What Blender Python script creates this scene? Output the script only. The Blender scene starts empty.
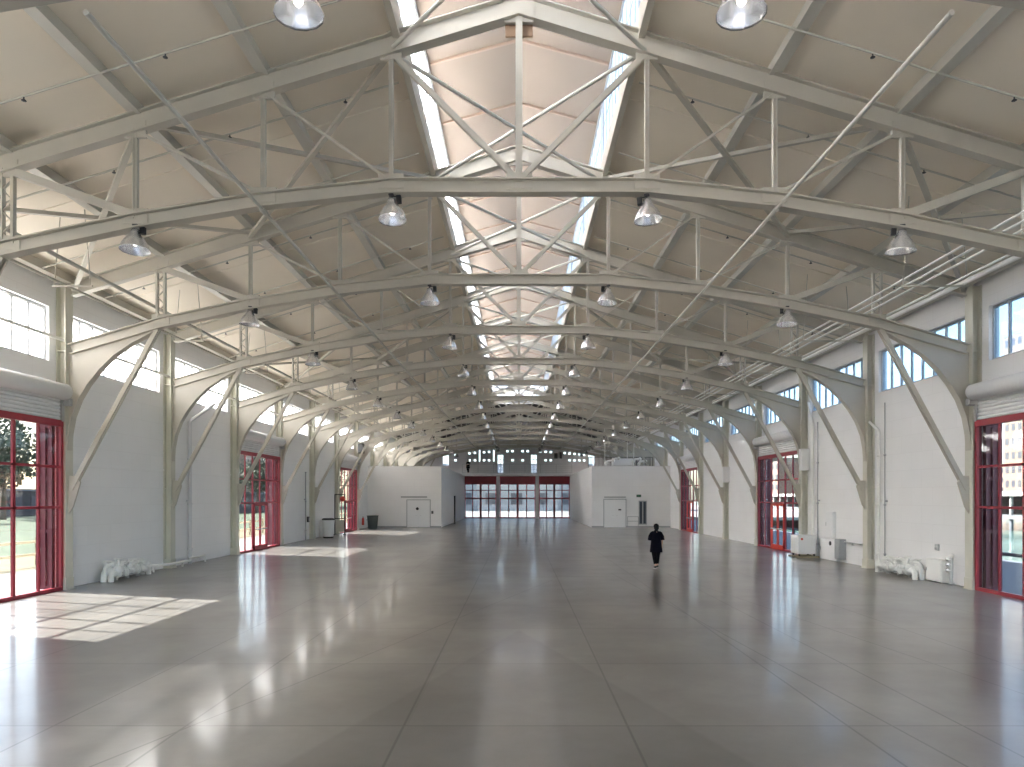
import bpy, bmesh, math, random
from mathutils import Vector, Matrix, Euler
random.seed(7)
S = bpy.context.scene
COL = S.collection
EYE = 2.68                       # camera height
F = 683.0                        # focal length in pixels of the 1024 px frame
def TY(k): return 13.9 + 5.95*k  # truss lines

# ------------------------------------------------------------------ materials
def mat(name, col, rough=0.55, metal=0.0, noise=0.0, nscale=3.0, spec=0.5, bump=0.0):
    m = bpy.data.materials.new(name); m.use_nodes = True
    nt = m.node_tree; b = nt.nodes['Principled BSDF']
    b.inputs['Base Color'].default_value = (*col, 1)
    b.inputs['Roughness'].default_value = rough
    b.inputs['Metallic'].default_value = metal
    b.inputs['Specular IOR Level'].default_value = spec
    if noise > 0 or bump > 0:
        tc = nt.nodes.new('ShaderNodeTexCoord')
        n = nt.nodes.new('ShaderNodeTexNoise'); n.inputs['Scale'].default_value = nscale
        n.inputs['Detail'].default_value = 5
        nt.links.new(tc.outputs['Object'], n.inputs['Vector'])
        if noise > 0:
            r = nt.nodes.new('ShaderNodeValToRGB')
            r.color_ramp.elements[0].position = .3; r.color_ramp.elements[1].position = .7
            r.color_ramp.elements[0].color = (*[c*(1-noise) for c in col], 1)
            r.color_ramp.elements[1].color = (*[min(1, c*(1+noise)) for c in col], 1)
            nt.links.new(n.outputs['Fac'], r.inputs['Fac'])
            nt.links.new(r.outputs['Color'], b.inputs['Base Color'])
        if bump > 0:
            bp = nt.nodes.new('ShaderNodeBump'); bp.inputs['Strength'].default_value = bump
            bp.inputs['Distance'].default_value = .02
            nt.links.new(n.outputs['Fac'], bp.inputs['Height'])
            nt.links.new(bp.outputs['Normal'], b.inputs['Normal'])
    return m

def glass_mat(name, tint, refl=0.06, diffuse=0.0, dcol=(1, 1, 1)):
    """thin pane: see-through tint, a little mirror, optionally a milky part that scatters the light"""
    m = bpy.data.materials.new(name); m.use_nodes = True
    nt = m.node_tree; nt.nodes.clear()
    out = nt.nodes.new('ShaderNodeOutputMaterial')
    tr = nt.nodes.new('ShaderNodeBsdfTransparent'); tr.inputs['Color'].default_value = (*tint, 1)
    last = tr.outputs[0]
    if diffuse > 0:
        tl = nt.nodes.new('ShaderNodeBsdfTranslucent'); tl.inputs['Color'].default_value = (*dcol, 1)
        mx = nt.nodes.new('ShaderNodeMixShader'); mx.inputs[0].default_value = diffuse
        nt.links.new(last, mx.inputs[1]); nt.links.new(tl.outputs[0], mx.inputs[2]); last = mx.outputs[0]
    if refl > 0:
        gl = nt.nodes.new('ShaderNodeBsdfGlossy'); gl.inputs['Roughness'].default_value = .03
        gl.inputs['Color'].default_value = (.9, .9, .9, 1)
        mx = nt.nodes.new('ShaderNodeMixShader')
        mx.inputs[0].default_value = refl
        nt.links.new(last, mx.inputs[1]); nt.links.new(gl.outputs[0], mx.inputs[2]); last = mx.outputs[0]
    nt.links.new(last, out.inputs['Surface'])
    return m

M = {}
M['steel'] = mat('painted_steel', (.49, .46, .395), .5, noise=.04, nscale=1.5)
M['steelg'] = mat('column_paint', (.60, .585, .50), .5, noise=.05, nscale=1.2)
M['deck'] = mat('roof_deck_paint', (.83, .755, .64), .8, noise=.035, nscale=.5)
M['deckdark'] = mat('far_roof_boards', (.045, .038, .032), .85, noise=.25, nscale=.8)  # much darker deck colour for the roof past the monitor
M['monitor'] = mat('monitor_boards', (.30, .235, .18), .8, noise=.03, nscale=.6)
M['seam'] = mat('brown_batten', (.38, .27, .20), .7)
M['plate'] = mat('brown_plate', (.30, .19, .12), .7)
M['cream'] = mat('cream_paint', (.55, .53, .475), .5)
M['white'] = mat('white_paint', (.80, .80, .80), .45)
M['whitew'] = mat('warm_white_paint', (.82, .81, .78), .45)
M['red'] = mat('red_frame_paint', (.30, .026, .042), .4)
M['redb'] = mat('red_leaf_paint', (.20, .03, .05), .45, noise=.1, nscale=1)
M['rededge'] = mat('bright_red', (.62, .05, .03), .4)
M['grey2'] = mat('pale_grey_paint', (.60, .60, .62), .5)
M['black'] = mat('black_plastic', (.012, .012, .014), .5)
M['dark'] = mat('dark_steel', (.05, .05, .055), .5)
M['grey'] = mat('grey_paint', (.36, .37, .38), .5)
M['galv'] = mat('galvanised', (.55, .55, .55), .4, .6, noise=.1, nscale=4)
M['alu'] = mat('spun_aluminium', (.86, .86, .88), .25, .75, noise=.12, nscale=9)
M['mullion'] = mat('mullion_grey', (.42, .43, .45), .5)
M['shutter'] = mat('shutter_paint', (.72, .72, .72), .45)
M['rubber'] = mat('rubber', (.02, .02, .02), .7)
M['greenbin'] = mat('dark_grey_green_plastic', (.07, .085, .08), .6)
M['glass'] = glass_mat('door_glass', (.62, .63, .63), .06)
M['glassfar'] = glass_mat('entrance_glass', (.55, .57, .58), .05)
M['frost'] = glass_mat('frosted_glass', (.74, .75, .75), .03, .72, (.80, .80, .80))
M['clear'] = glass_mat('high_window_glass', (.54, .585, .63), .04, .05, (.9, .93, .97))
M['mglass'] = glass_mat('monitor_glass', (.90, .93, .97), .03, .94, (.80, .83, .88))
M['skin'] = mat('skin', (.52, .33, .24), .5)
M['hair'] = mat('black_hair', (.004, .004, .004), .6, spec=.2)
M['tunic'] = mat('navy_black_cloth', (.004, .004, .009), .9, spec=.1)
M['trouser'] = mat('black_cloth', (.003, .003, .004), .9, spec=.1)
M['shoe'] = mat('black_shoe', (.012, .012, .012), .5)
M['sole'] = mat('pale_sole', (.6, .58, .55), .6)
M['bulb'] = mat('lamp_glass', (.9, .9, .88), .2)
_b = M['bulb'].node_tree.nodes['Principled BSDF']
_b.inputs['Emission Color'].default_value = (1, .95, .86, 1); _b.inputs['Emission Strength'].default_value = 1.2
M['exitg'] = mat('exit_sign_face', (.02, .05, .03), .4)
M['exitt'] = mat('exit_letters', (.05, .30, .14), .4)
# outside
M['lawn'] = mat('lawn', (.03, .05, .014), .9, noise=.35, nscale=.6)
M['drygrass'] = mat('dry_grass', (.11, .088, .04), .9, noise=.3, nscale=1.2)
M['path'] = mat('pale_paving', (.17, .16, .15), .8, noise=.08, nscale=.7)
M['asphalt'] = mat('quay_asphalt', (.10, .105, .115), .8, noise=.15, nscale=.8)
M['forecourt'] = mat('forecourt_paving', (.20, .19, .18), .8, noise=.08, nscale=.5)
M['water'] = mat('bay_water', (.10, .19, .17), .12, noise=.25, nscale=.25, bump=.5)
M['bark'] = mat('bark', (.12, .09, .06), .9, noise=.2, nscale=3)
M['leaf'] = mat('leaves', (.055, .07, .04), .8, noise=.35, nscale=2)
M['wood'] = mat('fence_wood', (.32, .27, .18), .8, noise=.12, nscale=3)
M['bwhite'] = mat('building_white', (.34, .335, .32), .8, noise=.05, nscale=.3)
M['bdark'] = mat('building_dark_brick', (.07, .06, .06), .8, noise=.2, nscale=.6)
M['bbeige'] = mat('building_beige', (.17, .135, .105), .8, noise=.08, nscale=.2)
M['bpink'] = mat('building_pink', (.22, .145, .115), .8, noise=.08, nscale=.3)
M['bgrey'] = mat('building_grey', (.13, .14, .15), .8, noise=.1, nscale=.2)
M['roofgrey'] = mat('roof_grey', (.22, .22, .24), .8)
M['pane'] = mat('dark_pane', (.05, .06, .08), .15)
M['pontoon'] = mat('pontoon_grey', (.12, .13, .15), .8)

def wall_mat():
    m = mat('board_marked_wall', (.76, .765, .78), .7)
    nt = m.node_tree; b = nt.nodes['Principled BSDF']
    tc = nt.nodes.new('ShaderNodeTexCoord'); sx = nt.nodes.new('ShaderNodeSeparateXYZ')
    cx = nt.nodes.new('ShaderNodeCombineXYZ')
    nt.links.new(tc.outputs['Object'], sx.inputs[0])
    ad = nt.nodes.new('ShaderNodeMath'); ad.operation = 'ADD'
    nt.links.new(sx.outputs[0], ad.inputs[0]); nt.links.new(sx.outputs[1], ad.inputs[1])
    nt.links.new(ad.outputs[0], cx.inputs[0]); nt.links.new(sx.outputs[2], cx.inputs[1])
    br = nt.nodes.new('ShaderNodeTexBrick')
    br.inputs['Color1'].default_value = (.83, .822, .818, 1); br.inputs['Color2'].default_value = (.815, .807, .803, 1)
    br.inputs['Mortar'].default_value = (.775, .767, .762, 1)
    br.inputs['Scale'].default_value = 1; br.inputs['Mortar Size'].default_value = .008
    br.inputs['Brick Width'].default_value = 1.2; br.inputs['Row Height'].default_value = .6
    nt.links.new(cx.outputs[0], br.inputs['Vector'])
    n = nt.nodes.new('ShaderNodeTexNoise'); n.inputs['Scale'].default_value = .8; n.inputs['Detail'].default_value = 4
    nt.links.new(tc.outputs['Object'], n.inputs['Vector'])
    mr = nt.nodes.new('ShaderNodeMapRange'); mr.inputs['To Min'].default_value = .95; mr.inputs['To Max'].default_value = 1.04
    nt.links.new(n.outputs['Fac'], mr.inputs['Value'])
    mx = nt.nodes.new('ShaderNodeMix'); mx.data_type = 'RGBA'; mx.blend_type = 'MULTIPLY'; mx.inputs[0].default_value = 1
    nt.links.new(br.outputs['Color'], mx.inputs[6]); nt.links.new(mr.outputs[0], mx.inputs[7])
    nt.links.new(mx.outputs[2], b.inputs['Base Color'])
    return m
M['wall'] = wall_mat()

def floor_mat():
    m = bpy.data.materials.new('polished_concrete'); m.use_nodes = True
    nt = m.node_tree; N = nt.nodes; L = nt.links; b = N['Principled BSDF']
    tc = N.new('ShaderNodeTexCoord'); sx = N.new('ShaderNodeSeparateXYZ'); L.new(tc.outputs['Object'], sx.inputs[0])
    X, Y = sx.outputs[0], sx.outputs[1]
    def math_(op, a, b_=None):
        n = N.new('ShaderNodeMath'); n.operation = op
        for i, v in enumerate((a, b_)):
            if v is None: continue
            if isinstance(v, (int, float)): n.inputs[i].default_value = v
            else: L.new(v, n.inputs[i])
        return n.outputs[0]
    dists = []
    for x in (-10.6, -8.0, -5.45, -3.9, -1.35, 1.27, 3.85, 5.2, 7.8, 10.5):
        dists.append(math_('ABSOLUTE', math_('SUBTRACT', X, x)))
    fy = math_('MODULO', math_('ADD', Y, 100*2.975 - 8.0), 2.975)
    dists.append(math_('MINIMUM', fy, math_('SUBTRACT', 2.975, fy)))
    # long diagonal saw cuts (y range limited)
    def diag(x0, y0, slope, ya, yb):
        d = math_('ABSOLUTE', math_('SUBTRACT', X, math_('ADD', math_('MULTIPLY', math_('SUBTRACT', Y, y0), slope), x0)))
        out = math_('ADD', math_('MAXIMUM', math_('SUBTRACT', Y, yb), 0), math_('MAXIMUM', math_('SUBTRACT', ya, Y), 0))
        return math_('ADD', d, out)
    dists += [diag(-.93, 16.3, .35, 3, 22), diag(6.3, 14, -.12, 9, 30), diag(4.3, 9, -.07, 3, 24)]
    d = dists[0]
    for e in dists[1:]: d = math_('MINIMUM', d, e)
    nj = N.new('ShaderNodeTexNoise'); nj.inputs['Scale'].default_value = 1.3; nj.inputs['Detail'].default_value = 3
    L.new(tc.outputs['Object'], nj.inputs['Vector'])
    w = N.new('ShaderNodeMapRange'); w.inputs['From Min'].default_value = .004; w.inputs['From Max'].default_value = .020
    L.new(d, w.inputs['Value'])
    joint = math_('MAXIMUM', w.outputs[0], math_('MULTIPLY', nj.outputs['Fac'], .55))     # 1 = no joint, worn lines fade in places
    # darker tone in the middle of the near bays: a triangle with its point at 14.1 m
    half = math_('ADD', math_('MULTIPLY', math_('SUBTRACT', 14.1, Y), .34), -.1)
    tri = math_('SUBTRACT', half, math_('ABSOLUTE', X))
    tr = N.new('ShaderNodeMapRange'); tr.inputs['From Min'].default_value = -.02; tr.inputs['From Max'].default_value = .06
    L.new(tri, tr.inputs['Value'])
    n1 = N.new('ShaderNodeTexNoise'); n1.inputs['Scale'].default_value = .35; n1.inputs['Detail'].default_value = 8; n1.inputs['Roughness'].default_value = .62
    L.new(tc.outputs['Object'], n1.inputs['Vector'])
    ramp = N.new('ShaderNodeValToRGB')
    ramp.color_ramp.elements[0].position = .32; ramp.color_ramp.elements[0].color = (.150, .139, .126, 1)
    ramp.color_ramp.elements[1].position = .70; ramp.color_ramp.elements[1].color = (.275, .257, .235, 1)
    L.new(n1.outputs['Fac'], ramp.inputs['Fac'])
    # faint tone of each slab
    br = N.new('ShaderNodeTexBrick'); br.inputs['Scale'].default_value = 1; br.inputs['Mortar Size'].default_value = 0
    br.inputs['Brick Width'].default_value = 2.6; br.inputs['Row Height'].default_value = 2.975; br.offset = 0
    br.inputs['Color1'].default_value = (1.07, 1.07, 1.07, 1); br.inputs['Color2'].default_value = (.93, .93, .93, 1)
    mp = N.new('ShaderNodeMapping'); mp.inputs['Location'].default_value = (-1.3+26, -8.0+29.75, 0)
    L.new(tc.outputs['Object'], mp.inputs['Vector']); L.new(mp.outputs[0], br.inputs['Vector'])
    def mul(a, b_, fac=1):
        mx = N.new('ShaderNodeMix'); mx.data_type = 'RGBA'; mx.blend_type = 'MULTIPLY'; mx.inputs[0].default_value = fac
        L.new(a, mx.inputs[6]); L.new(b_, mx.inputs[7]); return mx.outputs[2]
    c = mul(ramp.outputs[0], br.outputs['Color'])
    jr = N.new('ShaderNodeMapRange'); jr.inputs['To Min'].default_value = .36; jr.inputs['To Max'].default_value = 1
    L.new(joint, jr.inputs['Value'])
    # joint: MAXIMUM keeps 0..1
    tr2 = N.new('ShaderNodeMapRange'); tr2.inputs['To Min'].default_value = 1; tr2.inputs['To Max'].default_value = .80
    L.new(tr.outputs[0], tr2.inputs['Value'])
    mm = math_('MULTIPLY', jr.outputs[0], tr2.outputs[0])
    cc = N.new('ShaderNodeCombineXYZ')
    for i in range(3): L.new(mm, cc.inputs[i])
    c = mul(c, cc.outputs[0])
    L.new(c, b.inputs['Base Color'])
    n2 = N.new('ShaderNodeTexNoise'); n2.inputs['Scale'].default_value = 1.1; n2.inputs['Detail'].default_value = 3
    L.new(tc.outputs['Object'], n2.inputs['Vector'])
    rr = N.new('ShaderNodeMapRange'); rr.inputs['From Min'].default_value = .3; rr.inputs['From Max'].default_value = .7
    rr.inputs['To Min'].default_value = .278; rr.inputs['To Max'].default_value = .31
    L.new(n2.outputs['Fac'], rr.inputs['Value']); L.new(rr.outputs[0], b.inputs['Roughness'])
    b.inputs['IOR'].default_value = 1.5
    b.inputs['Coat Weight'].default_value = .45; b.inputs['Coat Roughness'].default_value = .11; b.inputs['Coat IOR'].default_value = 1.5
    return m
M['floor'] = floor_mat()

# ------------------------------------------------------------------ mesh helpers
class MB:
    """collects shapes and links them as ONE mesh object"""
    def __init__(s): s.v = []; s.f = []; s.sm = []
    def add(s, vs, fs, smooth=False):
        o = len(s.v); s.v += [tuple(v) for v in vs]
        for f in fs: s.f.append([o+i for i in f]); s.sm.append(smooth)
        return s
    def box(s, x0, x1, y0, y1, z0, z1):
        x0, x1 = min(x0, x1), max(x0, x1); y0, y1 = min(y0, y1), max(y0, y1); z0, z1 = min(z0, z1), max(z0, z1)
        return s.add([(x0,y0,z0),(x1,y0,z0),(x1,y1,z0),(x0,y1,z0),(x0,y0,z1),(x1,y0,z1),(x1,y1,z1),(x0,y1,z1)],
                     [(0,3,2,1),(4,5,6,7),(0,1,5,4),(1,2,6,5),(2,3,7,6),(3,0,4,7)])
    def bevbox(s, x0, x1, y0, y1, z0, z1, r=.02):
        bm = bmesh.new(); bmesh.ops.create_cube(bm, size=1)
        for v in bm.verts:
            v.co = Vector(((x0+x1)/2+v.co.x*(x1-x0), (y0+y1)/2+v.co.y*(y1-y0), (z0+z1)/2+v.co.z*(z1-z0)))
        bmesh.ops.bevel(bm, geom=bm.edges[:], offset=r, segments=2, affect='EDGES', profile=.5)
        bm.verts.index_update()
        s.add([v.co[:] for v in bm.verts], [[v.index for v in f.verts] for f in bm.faces]); bm.free(); return s
    def bar(s, a, b, w, h=None, up=(0,0,1)):
        """box section w (sideways) x h (along up) from a to b"""
        a, b = Vector(a), Vector(b); h = w if h is None else h
        d = (b-a).normalized(); u = Vector(up)
        if abs(d.dot(u)) > .999: u = Vector((0,1,0))
        r = d.cross(u).normalized(); u = r.cross(d).normalized()
        vs = []
        for p in (a, b):
            for i, j in ((-1,-1),(1,-1),(1,1),(-1,1)): vs.append(p + r*(w/2*i) + u*(h/2*j))
        return s.add(vs, [(0,1,2,3),(7,6,5,4),(0,4,5,1),(1,5,6,2),(2,6,7,3),(3,7,4,0)])
    def tube(s, pts, r, n=8, caps=True):
        pts = [Vector(p) for p in pts]; rs = r if isinstance(r, (list, tuple)) else [r]*len(pts)
        rings = []; prev = None
        for i, p in enumerate(pts):
            d = (pts[min(i+1, len(pts)-1)] - pts[max(i-1, 0)]).normalized()
            if prev is None:
                u = Vector((0,0,1)) if abs(d.z) < .9 else Vector((1,0,0))
            else: u = prev
            rr = d.cross(u).normalized(); u = rr.cross(d).normalized(); prev = u
            rings.append([p + (rr*math.cos(2*math.pi*k/n) + u*math.sin(2*math.pi*k/n))*rs[i] for k in range(n)])
        vs = [q for g in rings for q in g]; fs = []
        for i in range(len(pts)-1):
            for k in range(n):
                fs.append((i*n+k, i*n+(k+1)%n, (i+1)*n+(k+1)%n, (i+1)*n+k))
        s.add(vs, fs, True)
        if caps:
            s.add(rings[0], [tuple(range(n))[::-1]]); s.add(rings[-1], [tuple(range(n))])
        return s
    def lathe(s, prof, n=20, c=(0,0,0), axis='z', ribs=0):
        """prof = [(r, z)...] turned about an axis through c"""
        vs = []; fs = []; c = Vector(c)
        for (r, z) in prof:
            for k in range(n):
                a = 2*math.pi*k/n; q = r*(1+(ribs if k % 2 else 0))
                p = Vector((q*math.cos(a), q*math.sin(a), z))
                if axis == 'x': p = Vector((p.z, p.x, p.y))
                if axis == 'y': p = Vector((p.x, p.z, p.y))
                vs.append(c+p)
        for i in range(len(prof)-1):
            for k in range(n):
                fs.append((i*n+k, i*n+(k+1)%n, (i+1)*n+(k+1)%n, (i+1)*n+k))
        s.add(vs, fs, True); return s
    def torus(s, c, R, r, axis='z', n=18, m=6):
        pr = [(R + r*math.cos(2*math.pi*i/m), r*math.sin(2*math.pi*i/m)) for i in range(m+1)]
        return s.lathe(pr, n, c, axis)
    def ball(s, c, r, n=10, sz=None):
        sz = sz or (1,1,1)
        pr = [(max(1e-4, math.sin(math.pi*i/(n//2+2))), -math.cos(math.pi*i/(n//2+2))) for i in range(n//2+3)]
        o = len(s.v); s.lathe(pr, n, (0,0,0))
        for i in range(o, len(s.v)):
            v = s.v[i]; s.v[i] = (c[0]+v[0]*r*sz[0], c[1]+v[1]*r*sz[1], c[2]+v[2]*r*sz[2])
        return s
    def prism(s, poly, y0, y1):
        """polygon in the XZ plane pushed from y0 to y1"""
        n = len(poly)
        return s.add([(x, y0, z) for x, z in poly] + [(x, y1, z) for x, z in poly],
              [tuple(range(n)), tuple(range(2*n-1, n-1, -1))] + [(i, i+n, (i+1)%n+n, (i+1)%n) for i in range(n)])
    def ibeam(s, pts, depth, width, t=.03, y=0.0):
        """I section running along (x, z) points in a plane of constant y"""
        for (a, b) in zip(pts[:-1], pts[1:]):
            A = Vector((a[0], y, a[1])); B = Vector((b[0], y, b[1])); d = (B-A).normalized()
            n = Vector((-d.z, 0, d.x)); n = n if n.z > 0 else -n
            s.bar(A, B, t, depth-.002, up=n)
            for sg in (-1, 1):
                s.bar(A-d*.01+n*(sg*(depth/2-t/2)), B+d*.01+n*(sg*(depth/2-t/2)), width, t, up=n)
        return s
    def build(s, name, material, parent=None, loc=None, smooth_angle=False):
        me = bpy.data.meshes.new(name); me.from_pydata(s.v, [], s.f); me.update()
        bm = bmesh.new(); bm.from_mesh(me); bmesh.ops.recalc_face_normals(bm, faces=bm.faces[:]); bm.to_mesh(me); bm.free()
        me.polygons.foreach_set('use_smooth', s.sm[:len(me.polygons)])
        me.materials.append(M[material] if isinstance(material, str) else material)
        o = bpy.data.objects.new(name, me); COL.objects.link(o)
        if parent is not None: o.parent = parent
        if loc is not None: o.location = loc
        return o

def tag(o, label, cat, group=None, kind=None):
    o['label'] = label; o['category'] = cat
    if group: o['group'] = group
    if kind: o['kind'] = kind
    return o
def empty(name, loc=(0,0,0), rz=0):
    o = bpy.data.objects.new(name, None); COL.objects.link(o); o.location = loc; o.rotation_euler = (0,0,rz)
    o.empty_display_size = .2
    return o
def struct(o, label=None, cat=None):
    o['kind'] = 'structure'
    if label: o['label'] = label; o['category'] = cat
    return o
def copy_tree(o, parent=None):
    c = o.copy(); COL.objects.link(c)
    if parent is not None: c.parent = parent
    for ch in KIDS.get(o.name, []): copy_tree(ch, c)
    return c
KIDS = {}
def index_kids():
    KIDS.clear()
    for o in COL.objects:
        if o.parent: KIDS.setdefault(o.parent.name, []).append(o)
ORD = ['first','second','third','fourth','fifth','sixth','seventh','eighth','ninth','tenth','eleventh','twelfth','thirteenth','fourteenth','fifteenth']
SIDE = {-1: 'lawn side', 1: 'water side'}
SN = {-1: 'left', 1: 'right'}

# ------------------------------------------------------------------ the shell
WX = 13.35                         # inner face of the side walls
Y0, Y1 = -9.9, 91.25
K0, K1 = -4, 13
DOORK = (0, 3, 6)                  # bays with tall red glazed doors
MON_END = 70.0
def top_c(x): return 12.66 - .305*abs(x)          # centre line of the top chord
def deck_z(x): return top_c(x) + .41               # underside of the roof deck

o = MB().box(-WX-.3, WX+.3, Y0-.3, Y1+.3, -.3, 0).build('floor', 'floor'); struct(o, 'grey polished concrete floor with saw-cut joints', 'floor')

for s in (-1, 1):
    w = MB()
    def strip(y0, y1, z0, z1): w.box(s*WX, s*(WX+.3), y0, y1, z0, z1)
    for k in range(K0, K1):
        a, b = TY(k), TY(k+1)
        if k in DOORK:
            strip(a, a+.12, 0, 4.88); strip(b-.12, b, 0, 4.88); strip(a, b, 4.88, 6.55)
        else: strip(a, b, 0, 6.55)
        if k >= 11: strip(a, b, 6.55, 9.12); continue
        strip(a, a+.45, 6.55, 8.1); strip(b-.45, b, 6.55, 8.1); strip(a, b, 8.1, 9.12)
    w.build('wall_'+SN[s], 'wall'); struct(COL.objects['wall_'+SN[s]], 'white board-marked side wall on the %s' % SIDE[s], 'wall')
    # thin ledge line
    t = MB()
    for k in range(K0, K1):
        if k in DOORK: continue
        t.box(s*WX, s*(WX-.03), TY(k), TY(k+1), 3.68, 3.73)
    struct(t.build('trim_'+('1' if s < 0 else '2'), 'wall'), 'thin ledge along the %s wall' % SIDE[s], 'trim')

wn = 0
WIN_PROTO = {}
def high_window(s, k):
    """row of eight panes below the eaves"""
    global wn
    wn += 1
    a, b = TY(k)+.45, TY(k+1)-.45
    o = empty('window_%d' % wn, (s*(WX+.15), a, 6.55)); struct(o, None)
    o['label'] = 'high window strip under the eaves on the %s, %s bay from the camera' % (SIDE[s], ORD[k+4-3] if k >= -1 else 'rear')
    o['category'] = 'window'
    if s not in WIN_PROTO:
        L = b-a; m = MB(); n = 8
        m.box(-.05, .05, 0, L, 0, .06); m.box(-.05, .05, 0, L, 1.49, 1.55)
        m.box(-.05, .05, 0, .05, .06, 1.49); m.box(-.05, .05, L-.05, L, .06, 1.49)
        for i in range(1, n): m.box(-.035, .035, L*i/n-.03, L*i/n+.03, .06, 1.49)
        if s < 0: m.box(-.03, .03, .05, L-.05, .76, .80)
        f = m.build('window_frame', 'mullion', o)
        g = MB().box(-.006, .006, .05, L-.05, .06, 1.49).build('window_pane', 'frost' if s < 0 else 'clear', o)
        WIN_PROTO[s] = (f, g)
    else:
        for p in WIN_PROTO[s]:
            c = p.copy(); COL.objects.link(c); c.parent = o
for s in (-1, 1):
    for k in range(K0, 11): high_window(s, k)

# end walls: built from cells so that the openings are real holes
def holed_wall(name, y0, y1, xr, zr, holes, top, material='wall'):
    xs = sorted(set([xr[0], xr[1]] + [h[0] for h in holes] + [h[1] for h in holes]))
    zs = sorted(set([zr[0], zr[1]] + [h[2] for h in holes] + [h[3] for h in holes]))
    m = MB()
    for xa, xb in zip(xs[:-1], xs[1:]):
        for za, zb in zip(zs[:-1], zs[1:]):
            cx, cz = (xa+xb)/2, (za+zb)/2
            if any(h[0] < cx < h[1] and h[2] < cz < h[3] for h in holes): continue
            m.box(xa, xb, y0, y1, za, zb)
    if top:   # gable above zr[1]
        m.prism([(xr[0], zr[1]), (xr[1], zr[1]), (xr[1], deck_z(xr[1])), (0, deck_z(0)), (xr[0], deck_z(xr[0]))], y0, y1)
    return m.build(name, material)
small = []
GX = (-8.47, -6.6, -5.87, -4.66, -3.99, -1.55, -.87, .49, 1.15, 2.88, 3.55, 4.24, 6.1, 6.74, 7.4, 8.05, 8.67)
for q, x in enumerate(GX):
    zc = 8.80 - .0070*x*x; small.append((x-.17, x+.17, zc-.15, zc+.15))
    if q not in (5, 8, 9, 12): small.append((x-.17, x+.17, 7.42, 7.72))
tall = [(-2.85, -2.1, 5.75, 8.3), (1.6, 2.35, 5.75, 8.3)]
slot = [(-5.36, -5.14, 7.4, 8.95), (-3.47, -3.25, 7.4, 8.95)]
endw = [(-10.15, -9.35, 6.85, 8.3), (9.2, 10.0, 6.85, 8.3)]
small = [h for h in small if not any(h[0] < e[1]+.1 and h[1] > e[0]-.1 and h[2] < e[3] and h[3] > e[2] for e in endw)]
o = holed_wall('wall_far', 90.95, 91.25, (-WX, WX), (0, 9.0), small+tall+slot+endw + [(-7.1, 6.8, 0, 5.2)], True)
struct(o, 'far gable wall with small square windows above the balcony', 'wall')
m = MB(); f = MB()
for h in small+tall+slot+endw: m.box(h[0], h[1], 91.08, 91.10, h[2], h[3])
for h in tall:
    f.box((h[0]+h[1])/2-.02, (h[0]+h[1])/2+.02, 91.0, 91.2, h[2], h[3])
    for i in range(1, 4): f.box(h[0], h[1], 91.0, 91.2, h[2]+.64*i-.02, h[2]+.64*i+.02)
wn += 1
o = empty('window_%d' % wn, (0,0,0)); struct(o, 'small square gable windows above the far balcony', 'window')
m.build('window_pane', 'clear', o); f.build('window_frame', 'white', o)
o = holed_wall('wall_near', Y0-.3, Y0, (-WX, WX), (0, 9.0), [(-12, 12, 0, 8)], True)  # out of view; opening made wide and tall to admit more light
struct(o, 'gable wall behind the camera with an opening enlarged for light', 'wall')

# roof decks
def slab_deck(name, y0, y1, xin, material, label):
    for s in (-1, 1):
        m = MB(); xo = WX+.35
        m.prism([(s*xin, deck_z(xin)), (s*xo, deck_z(xo)), (s*xo, deck_z(xo)+.18), (s*xin, deck_z(xin)+.18)], y0, y1)
        # board joints across the slope, shallow battens halfway along each bay
        if xin > 1:
            for k in range(K0, 10):
                yy = TY(k)+2.55
                if yy > y1: continue
                m.bar((s*(xin+.1), yy, deck_z(xin+.1)-.012), (s*(WX-.05), yy, deck_z(WX-.05)-.012), .10, .024)
        o = m.build(name, material); struct(o, label % SIDE[s], 'ceiling')
slab_deck('ceiling', Y0-.3, MON_END, 2.5, 'deck', 'cream painted roof deck sloping to the %s')
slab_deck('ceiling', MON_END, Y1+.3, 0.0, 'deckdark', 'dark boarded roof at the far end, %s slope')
# raised monitor roof
def mon_z(x): return 15.02 - .27*abs(x)
m = MB()
m.prism([(-2.85, mon_z(2.85)), (0, mon_z(0)), (2.85, mon_z(2.85)), (2.85, mon_z(2.85)+.14), (0, mon_z(0)+.14), (-2.85, mon_z(2.85)+.14)], Y0-.3, MON_END+.3)
struct(m.build('ceiling', 'monitor'), 'peach boarded ceiling of the raised ridge monitor', 'ceiling')
m = MB()
for k in range(-2, 10):
    for dy in (1.5, 4.5):
        yy = TY(k)+dy
        if yy < MON_END:
            for s in (-1, 1): m.bar((0, yy, mon_z(0)-.03), (s*2.4, yy, mon_z(2.4)-.03), .07, .06)
struct(m.build('trim_3', 'seam'), 'brown battens across the ridge monitor ceiling', 'trim')
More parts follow.
